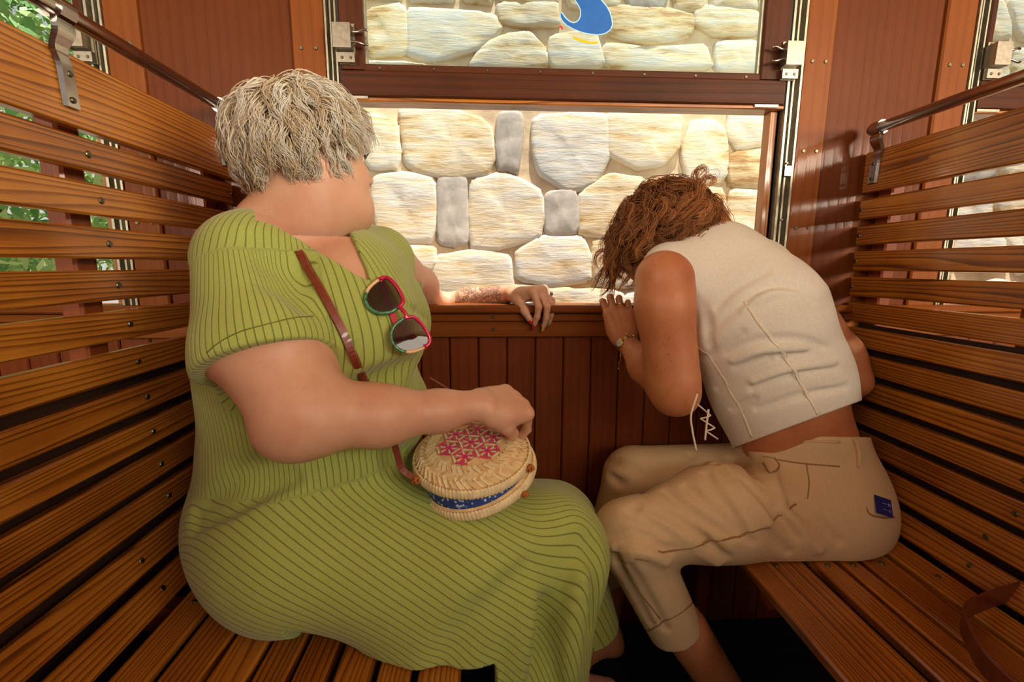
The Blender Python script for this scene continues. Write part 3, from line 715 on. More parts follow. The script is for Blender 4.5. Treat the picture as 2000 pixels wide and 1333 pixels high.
def head_prims(C, f, up, s=1.0, fem=True):
    """skull, jaw, nose, lips, brows, ears around the centre C; f = where the face looks"""
    r, f, u = frame(f, up); R = [r, f, u]
    L = lambda x, y, z: np.array(C) + s * (x * r + y * f + z * u)
    p = [ell(L(0, -.012, .022), np.array([.076, .094, .092]) * s, R, .02),
         ell(L(0, .030, -.030), np.array([.062, .062, .085]) * s, R, .03),
         ell(L(0, .050, -.085), np.array([.045, .042, .030]) * s, R, .03),        # jaw
         ell(L(0, .090, -.106), np.array([.022, .018, .018]) * s, R, .018), ell(L(0, .045, -.098), np.array([.048, .045, .030]) * s, R, .035),       # chin
         ell(L(0, .072, .050), np.array([.055, .026, .030]) * s, R, .02)]         # forehead
    for e in (-1, 1):
        p += [ell(L(e * .042, .058, -.038), np.array([.026, .028, .028]) * s, R, .02),      # cheek
              ell(L(e * .033, .094, .004), np.array([.017, .012, .010]) * s, R, .012, op='sub'),
              ell(L(e * .032, .079, .003), np.array([.0135, .013, .0125]) * s, R, .004),  # eyelid over the ball
              cap(L(e * .016, .096, .019), L(e * .050, .084, .020), .0055 * s, .004 * s, .010),  # brow ridge
              ell(L(e * .0095, .106, -.034), np.array([.0075, .010, .007]) * s, R, .006),   # nostril wing
              ell(L(e * .078, -.008, -.010), np.array([.007, .018, .030]) * s, R, .006),   # ear
              ell(L(e * .083, -.005, -.006), np.array([.004, .010, .018]) * s, R, .004, op='sub'),
              ell(L(e * .076, .000, -.036), np.array([.007, .009, .010]) * s, R, .005)]
    p += [cap(L(0, .093, .012), L(0, .114, -.028), .0065 * s, .0095 * s, .010),                # nose
          ell(L(0, .117, -.030), np.array([.0095, .009, .008]) * s, R, .008),
          ell(L(0, .097, -.060), np.array([.022, .012, .006]) * s, R, .006),                # upper lip
          ell(L(0, .095, -.072), np.array([.019, .012, .0065]) * s, R, .006),
          cap(L(-.022, .103, -.0655), L(.022, .103, -.0655), .0016 * s, .0016 * s, .004, op='sub')]
    return p, L, R
def hand_prims(wrist, along, back, side, bends, spread=(.05, .0, -.04, -.09), s=1.0, thumb=None, lens=(1, 1, 1, 1), k=0.008):
    """palm and four fingers. along: wrist to knuckles, back: out of the back of the hand, side: towards the thumb.
    bends: per finger (index..little) three bend angles in degrees, curling away from the back. Returns prims and joints"""
    x = unit(along); z = np.array(back, float); z = unit(z - x * (x @ z)); y = unit(np.array(side, float) - x * (x @ np.array(side)) - z * (z @ np.array(side)))
    W = np.array(wrist, float); L = lambda a, b, c: W + s * (a * x + b * y + c * z)
    base = [(.088, .030), (.092, .010), (.087, -.011), (.079, -.030)]; seg = [(.042, .025, .021), (.046, .029, .022), (.043, .027, .022), (.034, .020, .019)]
    rad = [(.0098, .0086, .0074, .0062), (.0100, .0088, .0075, .0063), (.0095, .0083, .0072, .0060), (.0086, .0074, .0064, .0054)]
    p = []; J = []
    for i in range(4):
        bx, by = base[i]
        p.append(cap(L(.012, by * .55, -.003), L(bx - .004, by, -.001), .0150 * s, .0118 * s, .018))
        p.append(cap(L(.030, by * .65, .008), L(bx, by, .003), .0035 * s, .0050 * s, .007))     # tendon
        p.append(ell(L(bx, by, .001), .0108 * s, None, .008))                            # knuckle
        pos = L(bx, by, 0); ang = 0; dirx = x; js = [pos]
        for j in range(3):
            ang += math.radians(bends[i][j])
            dy = spread[i]
            d = unit(math.cos(ang) * (x * math.cos(dy) + y * math.sin(dy)) - math.sin(ang) * z)
            nxt = pos + d * seg[i][j] * s * lens[i]
            p.append(cap(pos, nxt, rad[i][j] * s, rad[i][j + 1] * s, .004 if j == 0 else .003))
            pos = nxt; js.append(pos)
        J.append(js)
    p.append(ell(L(.045, .026, -.010), np.array([.036, .017, .017]) * s, [x, y, z], .015))   # thumb muscle
    p.append(ell(L(.045, -.026, -.009), np.array([.036, .014, .015]) * s, [x, y, z], .015))
    t = thumb or [(.020, .026, -.010), (.052, .048, -.016), (.082, .052, -.022), (.104, .046, -.030)]
    tj = [L(*q) for q in t]
    p += chain(tj, [.0140 * s, .0115 * s, .0102 * s, .0082 * s], .007)
    J.append(tj)
    return p, J, (x, y, z)
def nail(J, back, mat, parent, w=.0062, ln=.013, name='fingernail', label=None, long=0.0, s=1.0):
    """a thin curved nail plate on the last joint"""
    a, b = np.array(J[-2]), np.array(J[-1]); d = unit(b - a); n = np.array(back, float); n = unit(n - d * (n @ d)); y = np.cross(n, d)
    V = []; c = b + d * .001
    for i in range(5):
        t = i / 4; ww = w * s * (1 - .25 * (2 * t - 1) ** 2) * (1 if t < .8 else (.75 if long == 0 else .5))
        for j in range(5):
            u = (j / 4 * 2 - 1)
            V.append(c + d * (-ln * .55 + (ln + long) * t) + y * ww * u + n * (.0063 * s * math.sqrt(max(0, 1 - .75 * u * u)) - .0008 - .0022 * t * t))
    k = len(V); V += [v - n * .0008 for v in V]
    F = [(i * 5 + j, i * 5 + j + 1, (i + 1) * 5 + j + 1, (i + 1) * 5 + j) for i in range(4) for j in range(4)]
    F += [tuple(reversed([q + k for q in f])) for f in F]
    rim = [0, 1, 2, 3, 4, 9, 14, 19, 24, 23, 22, 21, 20, 15, 10, 5]
    F += [(rim[i], rim[i - 1], rim[i - 1] + k, rim[i] + k) for i in range(16)]
    return put(name, V, F, mat, parent, smooth=True, label=label)
def strands(name, parent, mat, roots, normals, flow, n_per, length, radius, sdf, inflate, gravity, curl, seg=11, clump=.75, jitter=.012, maxd=.05, lift=.75):
    """locks of hair grown over the skull as thin tapered three-sided strands; one mesh"""
    G = len(roots); hvar = rng.random(len(roots)); loose = 1.0 if gravity[2] > -.9 else 0.0; P = roots.copy(); pts = [P.copy()]
    step = (length / (seg - 1))[:, None] if np.ndim(length) else length / (seg - 1)
    dirn = normals * lift + flow * .8; dirn /= np.linalg.norm(dirn, axis=1)[:, None]
    ax = rng.normal(size=(G, 3)); ax = np.sin(roots @ rng.normal(0, 55, (3, 3)) + 1.3) * .8 + ax * .35; phase = 2.6 * np.sin(roots @ rng.normal(0, 38, 3)) + 1.8 * np.sin(roots @ rng.normal(0, 60, 3)) + rng.random(G) * 1.2; fr = .62 + .25 * np.sin(roots @ rng.normal(0, 30, 3)) + rng.uniform(-.1, .1, G)
    for i in range(1, seg):
        tt = i / (seg - 1)
        dirn = dirn + flow * .28 * (1 - tt) + np.array(gravity) * (.14 + .30 * tt)
        w = curl * np.sin(phase + fr * i * 1.1)[:, None]; s2 = np.cross(dirn, normals); s2 /= np.linalg.norm(s2, axis=1)[:, None] + 1e-9
        dirn = dirn + s2 * w + ax * .12 * curl
        dirn /= np.linalg.norm(dirn, axis=1)[:, None]
        P = P + dirn * step
        d = sdf(P); g = sdf.grad(P)
        tgt = inflate * (0.35 + 0.65 * np.sin(np.pi * min(1, tt * .8 + .1)))
        push = np.maximum(0, tgt - d)[:, None]; P = P + g * push
        dirn = np.where(push > 0, dirn - g * np.minimum(0, (dirn * g).sum(1))[:, None] * .9, dirn)
        d = sdf(P); pull = np.maximum(0, d - maxd * (1 if np.ndim(maxd) == 0 else 1) * (.6 + .4 * hvar))[:, None]
        P = P - sdf.grad(P) * pull * loose
        pts.append(P.copy())
    guide = np.stack(pts, 1)                                     # G, seg, 3
    # children around each guide
    K = n_per; tt = np.linspace(0, 1, seg)
    off = rng.normal(0, jitter, (G, K, 1, 3)) * (1 - clump * tt[None, None, :, None] ** .8)
    wig = rng.normal(0, 1, (G, K, 1, 3)) * .0035 * np.sin(tt[None, None, :, None] * rng.uniform(3, 9, (G, K, 1, 1)) + rng.random((G, K, 1, 1)) * 6) * (tt[None, None, :, None])
    lenf = rng.uniform(.72, 1.08, (G, K, 1, 1))
    Q = guide[:, None] + off + wig
    c0 = Q[:, :, :1]; Q = c0 + (Q - c0) * np.where(lenf < 1, 1, 1) 
    # cut to differing lengths by resampling along the strand
    idx = tt[None, None, :] * (seg - 1) * np.minimum(lenf[..., 0], 1.0); i0 = np.minimum(idx.astype(int), seg - 2); fr_ = (idx - i0)[..., None]
    Qa = np.take_along_axis(Q, i0[..., None].repeat(3, -1), 2); Qb = np.take_along_axis(Q, (i0 + 1)[..., None].repeat(3, -1), 2)
    Q = (Qa * (1 - fr_) + Qb * fr_).reshape(G * K, seg, 3)
    S = G * K; T = np.gradient(Q, axis=1); T /= np.linalg.norm(T, axis=2)[..., None] + 1e-9
    a = np.cross(T, rng.normal(size=(S, 1, 3))); a /= np.linalg.norm(a, axis=2)[..., None] + 1e-9; b_ = np.cross(T, a)
    prof = radius * (1 - .72 * tt ** 2.2)[None, :, None] * rng.uniform(.6, 1.3, (S, 1, 1))
    V = np.stack([Q + prof * (math.cos(q) * a + math.sin(q) * b_) for q in (0, 2.094, 4.189)], 2).reshape(-1, 3)
    base = (np.arange(S) * seg * 3)[:, None, None, None]; i = np.arange(seg - 1)[None, :, None, None] * 3; k3 = np.arange(3)[None, None, :, None]
    nx3 = (k3 + 1) % 3
    F = np.concatenate([base + i + k3, base + i + nx3, base + i + 3 + nx3, base + i + 3 + k3], 3).reshape(-1, 4)
    me = bpy.data.meshes.new(name); c = (V.max(0) + V.min(0)) / 2
    me.vertices.add(len(V)); me.vertices.foreach_set('co', (V - c).astype(np.float32).ravel())
    me.loops.add(F.size); me.loops.foreach_set('vertex_index', F.ravel().astype(np.int32))
    me.polygons.add(len(F)); me.polygons.foreach_set('loop_start', (np.arange(len(F)) * 4).astype(np.int32))
    me.update(calc_edges=True); me.polygons.foreach_set('use_smooth', np.ones(len(F), bool))
    at_ = me.attributes.new('along', 'FLOAT', 'POINT'); at_.data.foreach_set('value', np.broadcast_to(tt[None, :, None], (S, seg, 3)).astype(np.float32).ravel())
    at2 = me.attributes.new('lock', 'FLOAT', 'POINT'); lr = rng.random(G)[:, None, None, None] * .75 + rng.random((G, K, 1, 1)) * .25
    at2.data.foreach_set('value', np.broadcast_to(lr, (G, K, seg, 3)).astype(np.float32).ravel())
    me.materials.append(mat)
    o = bpy.data.objects.new(name, me); w = c + (0, 0, EYE); o.location = w - BASE[parent.name]; link(o, parent); BASE[o.name] = w
    return o
class HeadSDF:
    def __init__(s, C, f, up, rad=(.079, .098, .100), sc=1.0):
        r, f, u = frame(f, up); s.R = np.stack([r, f, u]); s.C = np.array(C) + sc * (-.008 * f + .014 * u); s.r = np.array(rad) * sc
        s.f, s.u, s.rt = f, u, r
    def __call__(s, P):
        q = (P - s.C) @ s.R.T; k1 = np.linalg.norm(q / s.r, axis=1); k2 = np.linalg.norm(q / s.r ** 2, axis=1); return (k1 - 1) * k1 / (k2 + 1e-9)
    def grad(s, P):
        q = (P - s.C) @ s.R.T / s.r ** 2; g = q @ s.R; return g / (np.linalg.norm(g, axis=1)[:, None] + 1e-9)
    def roots(s, n, ok):
        out = []
        while len(out) < n:
            d = rng.normal(size=3); d /= np.linalg.norm(d)
            if ok(d): out.append(s.C + (d * s.r) @ s.R)
        return np.array(out)

# ------------------------------------------------------------------ skin, cloth and hair materials
def skin(name, c, red, rough=.48, freckle=0.0, bumpk=.10):
    m, nt, n, l, b = new_mat(name)
    tc = N(nt, 'ShaderNodeTexCoord'); t = N(nt, 'ShaderNodeTexNoise'); t.inputs['Scale'].default_value = 9; t.inputs['Detail'].default_value = 6; t.inputs['Roughness'].default_value = .6
    l.new(tc.outputs['Object'], t.inputs['Vector'])
    r = ramp(nt, t.outputs['Fac'], [(.35, c), (.70, red)])
    v = N(nt, 'ShaderNodeTexVoronoi'); v.inputs['Scale'].default_value = 130; l.new(tc.outputs['Object'], v.inputs['Vector'])
    sp = ramp(nt, v.outputs['Distance'], [(.0, (1, 1, 1)), (.16, (1, 1, 1)), (.26, (0, 0, 0))])
    mk = N(nt, 'ShaderNodeTexNoise'); mk.inputs['Scale'].default_value = 35; l.new(tc.outputs['Object'], mk.inputs['Vector'])
    f = mathn(nt, 'MULTIPLY', sp.outputs[0], mathn(nt, 'MULTIPLY', mathn(nt, 'GREATER_THAN', mk.outputs['Fac'], .56), freckle))
    mx = N(nt, 'ShaderNodeMix', data_type='RGBA'); l.new(f, mx.inputs[0]); l.new(r.outputs[0], mx.inputs[6]); mx.inputs[7].default_value = (c[0] * .35, c[1] * .22, c[2] * .15, 1)
    l.new(mx.outputs[2], b.inputs['Base Color']); b.inputs['Roughness'].default_value = rough
    b.inputs['Subsurface Weight'].default_value = .12; b.inputs['Subsurface Radius'].default_value = (.012, .005, .003); b.inputs['Subsurface Scale'].default_value = .6
    t2 = N(nt, 'ShaderNodeTexNoise'); t2.inputs['Scale'].default_value = 260; t2.inputs['Detail'].default_value = 3; l.new(tc.outputs['Object'], t2.inputs['Vector'])
    bp = N(nt, 'ShaderNodeBump'); bp.inputs['Strength'].default_value = bumpk; bp.inputs['Distance'].default_value = .0015; l.new(t2.outputs['Fac'], bp.inputs['Height']); l.new(bp.outputs[0], b.inputs['Normal'])
    return m
MAT['skin_pale'] = skin('pale_skin', srgb(218, 170, 140), srgb(204, 146, 118), freckle=.10)
MAT['skin_tan'] = skin('tanned_skin', srgb(208, 140, 96), srgb(184, 110, 70), freckle=.55)
def hairmat(name, root, mid, tip, alt):
    m, nt, n, l, b = new_mat(name)
    a = N(nt, 'ShaderNodeAttribute'); a.attribute_name = 'along'; k = N(nt, 'ShaderNodeAttribute'); k.attribute_name = 'lock'
    r = ramp(nt, a.outputs['Fac'], [(0, root), (.28, mid), (1, tip)]); r2 = ramp(nt, k.outputs['Fac'], [(.25, (1, 1, 1)), (.75, alt)])
    mx = N(nt, 'ShaderNodeMix', data_type='RGBA', blend_type='MULTIPLY'); mx.inputs[0].default_value = 1
    l.new(r.outputs[0], mx.inputs[6]); l.new(r2.outputs[0], mx.inputs[7]); l.new(mx.outputs[2], b.inputs['Base Color'])
    b.inputs['Roughness'].default_value = .42; b.inputs['Specular IOR Level'].default_value = .6
    tl = N(nt, 'ShaderNodeBsdfTranslucent'); l.new(mx.outputs[2], tl.inputs[0]); ms = N(nt, 'ShaderNodeMixShader'); ms.inputs[0].default_value = .5
    l.new(b.outputs[0], ms.inputs[1]); l.new(tl.outputs[0], ms.inputs[2]); l.new(ms.outputs[0], n['Material Output'].inputs['Surface'])
    return m
MAT['hair_blonde'] = hairmat('silver_blonde_hair', srgb(220, 196, 160), srgb(255, 250, 238), srgb(255, 255, 252), (.84, .74, .58))
MAT['hair_brown'] = hairmat('light_brown_hair', srgb(160, 102, 60), srgb(216, 150, 92), srgb(240, 182, 120), (.50, .40, .32))
def ribknit(name, base, groove, pitch):
    """ribbed jersey: grooves follow the stored rib coordinate"""
    m, nt, n, l, b = new_mat(name)
    a = N(nt, 'ShaderNodeAttribute'); a.attribute_name = 'rib'
    fr = mathn(nt, 'FRACT', mathn(nt, 'DIVIDE', a.outputs['Fac'], pitch))
    d = mathn(nt, 'ABSOLUTE', mathn(nt, 'SUBTRACT', fr, .5))                 # 0 in the middle of the groove
    g = ramp(nt, d, [(.0, (0, 0, 0)), (.035, (.12, .12, .12)), (.11, (1, 1, 1))])
    tc = N(nt, 'ShaderNodeTexCoord'); t = N(nt, 'ShaderNodeTexNoise'); t.inputs['Scale'].default_value = 700; t.inputs['Detail'].default_value = 2; l.new(tc.outputs['Object'], t.inputs['Vector'])
    t3 = N(nt, 'ShaderNodeTexNoise'); t3.inputs['Scale'].default_value = 5; l.new(tc.outputs['Object'], t3.inputs['Vector'])
    hi = tuple(min(1, c * 1.14) for c in base); lo = tuple(c * .86 for c in base)
    r = ramp(nt, mathn(nt, 'ADD', mathn(nt, 'MULTIPLY', t.outputs['Fac'], .7), mathn(nt, 'MULTIPLY', t3.outputs['Fac'], .3)), [(.3, lo), (.7, hi)])
    mx = N(nt, 'ShaderNodeMix', data_type='RGBA'); l.new(g.outputs[0], mx.inputs[0]); mx.inputs[6].default_value = (*groove, 1); l.new(r.outputs[0], mx.inputs[7])
    l.new(mx.outputs[2], b.inputs['Base Color']); b.inputs['Roughness'].default_value = .78; b.inputs['Sheen Weight'].default_value = .25; b.inputs['Sheen Roughness'].default_value = .5
    b.inputs['Specular IOR Level'].default_value = .25
    bp = N(nt, 'ShaderNodeBump'); bp.inputs['Strength'].default_value = .55; bp.inputs['Distance'].default_value = .0016
    l.new(mathn(nt, 'ADD', g.outputs[0], mathn(nt, 'MULTIPLY', t.outputs['Fac'], .15)), bp.inputs['Height']); l.new(bp.outputs[0], b.inputs['Normal'])
    return m
MAT['rib'] = ribknit('olive_rib_jersey', srgb(168, 180, 92), srgb(114, 124, 50), .0087)
def cloth(name, c, scale=500, rough=.85, bump=.07, fold=None):
    m = plain(name, c, rough, 0, .05, scale, bump, spec=.2); return m
MAT['khaki'] = cloth('khaki_cotton_twill', srgb(216, 188, 148))
MAT['khaki_dark'] = cloth('khaki_seam', srgb(158, 124, 86))
MAT['linen'] = cloth('cream_linen', srgb(232, 226, 212), 420)
MAT['linen_seam'] = cloth('cream_linen_seam', srgb(244, 234, 212), 420)
MAT['gold'] = plain('gold', (0.90, 0.62, 0.22), .25, 1.0, .1, 200)
MAT['silver'] = plain('silver', (.72, .70, .68), .3, 1.0, .1, 200)
MAT['lash'] = plain('dark_lash', (.03, .02, .015), .6)
MAT['lip'] = plain('lip_skin', srgb(196, 92, 84), .4)
# ================================================================== the woman in green, on the left bench
A = at
p1 = empty('person', (-0.40, 0.84, -.60), 'woman with short blonde hair in ribbed green dress, looking out of window', 'person')
zs = -0.598                                              # top of the seat
sh_R, sh_L = A(462, 500, .70), A(768, 520, 1.02)         # her near and far shoulder
elb_R, wr_R = A(592, 808, .625), A(936, 791, .715)
neck = A(600, 470, .83)
pel = A(545, 985, .84)
# soft torso shared by dress (full size) and body (shrunk)
tor = [cap(A(562, 525, .86), A(570, 700, .84), .105, .138, .06),
       cap(A(570, 700, .84), A(572, 960, .85), .138, .163, .06),
       cap(A(500, 495, .76), A(735, 505, .97), .056, .056, .06),                    # shoulder yoke
       ell(A(690, 560, .84), (.10, .15, .10), None, .05),                           # upper chest
       ell(A(706, 655, .765), (.105, .095, .098), None, .05),                       # near breast
       ell(A(752, 628, .915), (.090, .085, .090), None, .05),
       ell(A(668, 800, .835), (.160, .160, .125), None, .05),                       # belly
       ell(A(582, 1010, .84), (.178, .180, .115), None, .06)]
skirt = [cap(A(575, 1075, .735), A(1072, 1082, .765), .128, .096, .07),            # near thigh
         cap(A(600, 1000, .95), A(1078, 1030, .93), .125, .090, .07),              # far thigh
         cap(A(620, 1010, .84), A(1060, 1045, .845), .115, .080, .09),
         cap(A(1072, 1082, .765), A(1012, 1420, .715), .098, .115, .05, squash=(.6, 1, 0), sf=.8),    # near fall of the skirt
         cap(A(900, 1100, .72), A(905, 1320, .690), .09, .060, .06),
         cap(A(760, 1150, .71), A(790, 1262, .680), .09, .050, .06),
         cap(A(930, 1120, .72), A(935, 1420, .660), .09, .080, .06), cap(A(840, 1180, .70), A(870, 1330, .655), .08, .055, .06),
         cap(A(1080, 1035, .93), A(1150, 1330, .915), .086, .102, .05)]
sleeve_ax = (sh_R + (A(500, 800, .64) - sh_R) * -0.02, A(535, 745, .645))
sleeve = [cap(A(472, 512, .712), A(518, 690, .655), .064, .088, .05), cap(A(518, 690, .655), A(540, 790, .64), .088, .090, .02)]
sl_dir = unit(A(565, 800, .62) - A(505, 560, .69))
hem_n = sl_dir
hem_pt = A(520, 682, .60)
# -- far sleeve
sleeveL = [cap(A(750, 512, 1.0), A(774, 548, 1.07), .056, .060, .04)]
# neckline
nA, nB, nC = A(510, 424, .76), A(724, 552, .74), A(700, 446, .93)
nn_ = unit(np.cross(nB - nA, nC - nA)); nn_ = nn_ if nn_[2] > 0 else -nn_
BIGlo, BIGhi = (-.62, .45, -1.1), (.45, 1.35, .25)
folds1 = []
dress_p = sleeve + [half(hem_pt, sl_dir, (-.6, .45, -.4), (-.12, .80, .1), ball=(A(540, 800, .63), .20))] + \
          sleeveL + tor + skirt
# belly roll and waist creases
crease = [cap(A(640, 770, .655), A(760, 730, .70), .010, .010, .018, op='sub'), ]
F1 = build(dress_p, .0042, lo=np.array((-.622, .45, -1.02)), hi=np.array((.33, 1.19, .14)))
def groove(F, pix, r, k=.02, depth=0.0, op='sub'):
    q = [surf(F, *p) for p in pix]; q = [p for p in q if p is not None]
    if len(q) < 2: return
    q = smoothpath(q, 4)
    v = unit(q.mean(0))
    cs = []
    for i in range(len(q) - 1):
        t = (i + .5) / (len(q) - 1); rr = 1.4 * r * (0.35 + .65 * math.sin(math.pi * t))
        off = v * (depth * rr) * (-1 if op == 'sub' else 1)
        cs.append(cap(q[i] + off, q[i + 1] + off, rr, rr))
    def f(x, y, z):
        d = cs[0]['f'](x, y, z)
        for c_ in cs[1:]: d = np.minimum(d, c_['f'](x, y, z))
        return d
    F.apply(dict(f=f, lo=np.min([c_['lo'] for c_ in cs], 0), hi=np.max([c_['hi'] for c_ in cs], 0), k=k, op=op))
# waist crease and folds
groove(F1, [(380, 1005), (440, 962), (520, 922), (600, 900), (700, 893), (790, 888)], .015, .03, .1)
groove(F1, [(385, 1030), (450, 995), (520, 955), (570, 935)], .009, .02, .2)
groove(F1, [(700, 765), (735, 750), (770, 735), (805, 715), (845, 700)], .014, .03, .1)
groove(F1, [(500, 478), (540, 492), (578, 524)], .008, .03, .8)
groove(F1, [(505, 510), (540, 522), (580, 552)], .008, .03, .8)
groove(F1, [(518, 545), (555, 560), (590, 592)], .008, .03, .8)
groove(F1, [(800, 600), (832, 625), (846, 650)], .004, .015, .5)
groove(F1, [(850, 1333), (900, 1250), (970, 1180), (1040, 1110)], .010, .04, .4)
groove(F1, [(1085, 1333), (1080, 1240), (1095, 1140), (1128, 1070)], .014, .04, .5)
groove(F1, [(1040, 1333), (1050, 1260), (1058, 1180)], .008, .03, .4)
groove(F1, [(1150, 1230), (1160, 1140), (1155, 1060)], .008, .03, .4)
groove(F1, [(1010, 1333), (1018, 1250), (1030, 1180)], .012, .03, -.3, op='add')
groove(F1, [(1112, 1333), (1118, 1240), (1136, 1130)], .012, .03, -.3, op='add')
# the cloth rests on the seat, and hangs past its front edge; the far hem ends at shin height
seat_front = -.62 + .575
F1.apply(half((0, 0, zs), (0, 0, -1), (-.7, .4, -1.1), (seat_front - .01, 1.3, zs), k=.0))
hp = A(1100, 1225, .90)
F1.apply(half(hp, (0, .0, -1), (-.5, .80, -1.15), (.4, 1.3, hp[2]), k=0))
F1.apply(half(A(840, 1310, .66), unit(np.array([-.55, 0, -1])), (-.25, .4, -1.1), (.02, .86, -.55), k=0))
# scoop neckline, opened down to the skin
F1pre = F1.a.copy()
cn = unit((.42, -.86, .25)); cu = unit(np.cross((0, 0, 1), cn)); cv = np.cross(cn, cu)
nl = [surf(F1, *q_) for q_ in [(500, 428), (540, 440), (585, 466), (640, 500), (690, 532), (708, 541), (722, 549), (716, 525), (704, 498), (692, 470), (682, 448)]]
nl = [q_ for q_ in nl if q_ is not None]
no = A(640, 450, .83)
poly = [((q_ - no) @ cu, (q_ - no) @ cv) for q_ in nl]
poly = poly + [(poly[-1][0], .35), (poly[0][0], .35)]
HEM = [surf(F1, *q_) for q_ in [(404, 690), (430, 668), (470, 648), (520, 634), (570, 622), (612, 618)]]
F1.apply(prismcut(poly, no, cu, cv, cn, -.045, no - .2, no + .2, k=.004))
F1.apply(ell(A(604, 405, .815), (.085, .085, .075), None, .01, op='sub'))
# ---- rib coordinate
nearA, nearB, nearK = A(575, 1075, .80), A(1072, 1065, .84), A(1060, 1420, .80)
tc0 = A(575, 600, .85)
sa, sb = A(472, 492, .712), A(540, 790, .64)
def ribco(P, nn):
    out = np.zeros(len(P))
    # torso: angle around the upright axis, spread by the bust
    th = np.arctan2(P[:, 1] - tc0[1], P[:, 0] - tc0[0]); out_t = th * .165 + .04 * (P[:, 2] + .1)
    # skirt: along the thigh, slanting down across it, then down the fall
    x = unit(nearB - nearA); a = (P - nearA) @ x; L = np.linalg.norm(nearB - nearA)
    w = 1 / (1 + np.exp(-(a - L + .02) / .035)); up = np.array([0, 0, 1.0])[None] * (1 - w)[:, None] + np.array([1.0, 0, 0])[None] * w[:, None]
    c = nearA + x * np.minimum(a, L)[:, None] + np.array([0, 0, -.02]); v = P - c
    ang = np.arctan2(-(v[:, 1]), (v * up).sum(1) + .04)
    out_s = ang * .155 - .42 * np.minimum(a, L) + np.maximum(0, a - L) * .1
    # sleeve
    sx = unit(sb - sa); ref = unit(np.cross(sx, (0, 1, 0))); r2 = np.cross(sx, ref); v = P - sa; s_ang = np.arctan2(v @ r2, v @ ref); out_a = s_ang * .088
    t = (v @ sx); dist = np.linalg.norm(v - sx * t[:, None], axis=1)
    is_s = (dist < .105) & (t > .02) & (t < .30) & (P[:, 1] < .735) & (P[:, 2] > -.22) & (P[:, 0] < -.22)
    is_skirt = (P[:, 2] < -.365 + .12 * (P[:, 0] + .4))
    return np.where(is_s, out_a, np.where(is_skirt, out_s, out_t))
# hollow the far sleeve opening and cut it
put_sdf('dress', [F1.mesh()], MAT['rib'], p1, attrs={'rib': ribco}, label='olive green ribbed jersey dress with scoop neck')

hm_ = smoothpath([q_ for q_ in HEM if q_ is not None], 8)
for _ in range(5): gg_ = F1.grad(hm_); hm_ = hm_ - gg_ * F1.sample(hm_)[:, None]
put('sleeve_stitching', *tubeg(hm_ + gg_ * .0002, .0009, 5), plain('olive_thread', srgb(120, 124, 48), .8), p1, smooth=True)
# ---- body: head, neck, torso, arms, hands, legs as one figure
HC, Hf, Hup = A(604, 307, .82), np.array([.695, .719, .02]), np.array([-.101, .098, 1.0])
hp_, HL, HR = head_prims(HC, Hf, Hup, s=.90)
armR = [cap(A(478, 520, .72), elb_R, .050, .056, .03), cap(A(524, 690, .655), elb_R, .073, .052, .03),
        ell(A(555, 846, .622), (.036, .034, .030), None, .03),
        cap(elb_R, A(740, 812, .655), .052, .041, .03), cap(A(740, 812, .655), A(860, 803, .69), .041, .030, .03), cap(A(860, 803, .69), wr_R, .030, .0235, .02)]
elb_L, wr_L = A(850, 606, 1.335), A(1002, 573, 1.255)
armL = [cap(sh_L, A(818, 558, 1.20), .048, .044, .03), cap(A(818, 558, 1.20), elb_L, .044, .040, .03),
        cap(elb_L, A(920, 588, 1.305), .043, .036, .03), cap(A(920, 588, 1.305), wr_L, .036, .0235, .02)]
neckp = [cap(A(592, 455, .82), A(606, 340, .80), .066, .060, .04), cap(A(515, 445, .78), A(600, 400, .81), .045, .05, .05), cap(A(680, 480, .92), A(630, 410, .84), .030, .045, .05),
         cap(A(688, 405, .845), A(640, 372, .82), .030, .045, .03)]
body_tor = [dict(p) for p in tor]
armR_h, JR, bR = hand_prims(wr_R, A(1020, 786, .775) - wr_R, (0.10, -.50, .86), (-.10, -.85, -.50),
                            [(62, 34, 16), (58, 36, 18), (58, 36, 18), (60, 34, 18)], s=.98, thumb=[(.018, .022, -.012), (.048, .036, -.022), (.072, .034, -.040), (.090, .020, -.050)])
armL_h, JL, bL = hand_prims(wr_L, A(1070, 566, 1.180) - wr_L, (.25, -.25, .93), (-.45, -.80, -.30),
                            [(74, 34, 14), (66, 36, 16), (60, 36, 16), (52, 34, 14)], s=1.03, thumb=[(.016, .022, -.006), (.044, .038, -.020), (.062, .040, -.046), (.072, .038, -.066)])
legs = [cap(A(600, 1060, .76), A(1060, 1080, .79), .09, .062, .02), cap(A(1060, 1080, .79), (.08, .80, -.98), .060, .038, .02),
        cap(A(600, 1000, .95), A(1070, 1030, .93), .09, .060, .02), cap(A(1070, 1030, .93), (.13, .97, -.98), .058, .036, .02),
        cap((.08, .80, -1.0), (.24, .80, -1.03), .035, .024, .02), cap((.13, .97, -1.0), (.29, .97, -1.03), .035, .024, .02)]
shrunk = []
fb = []
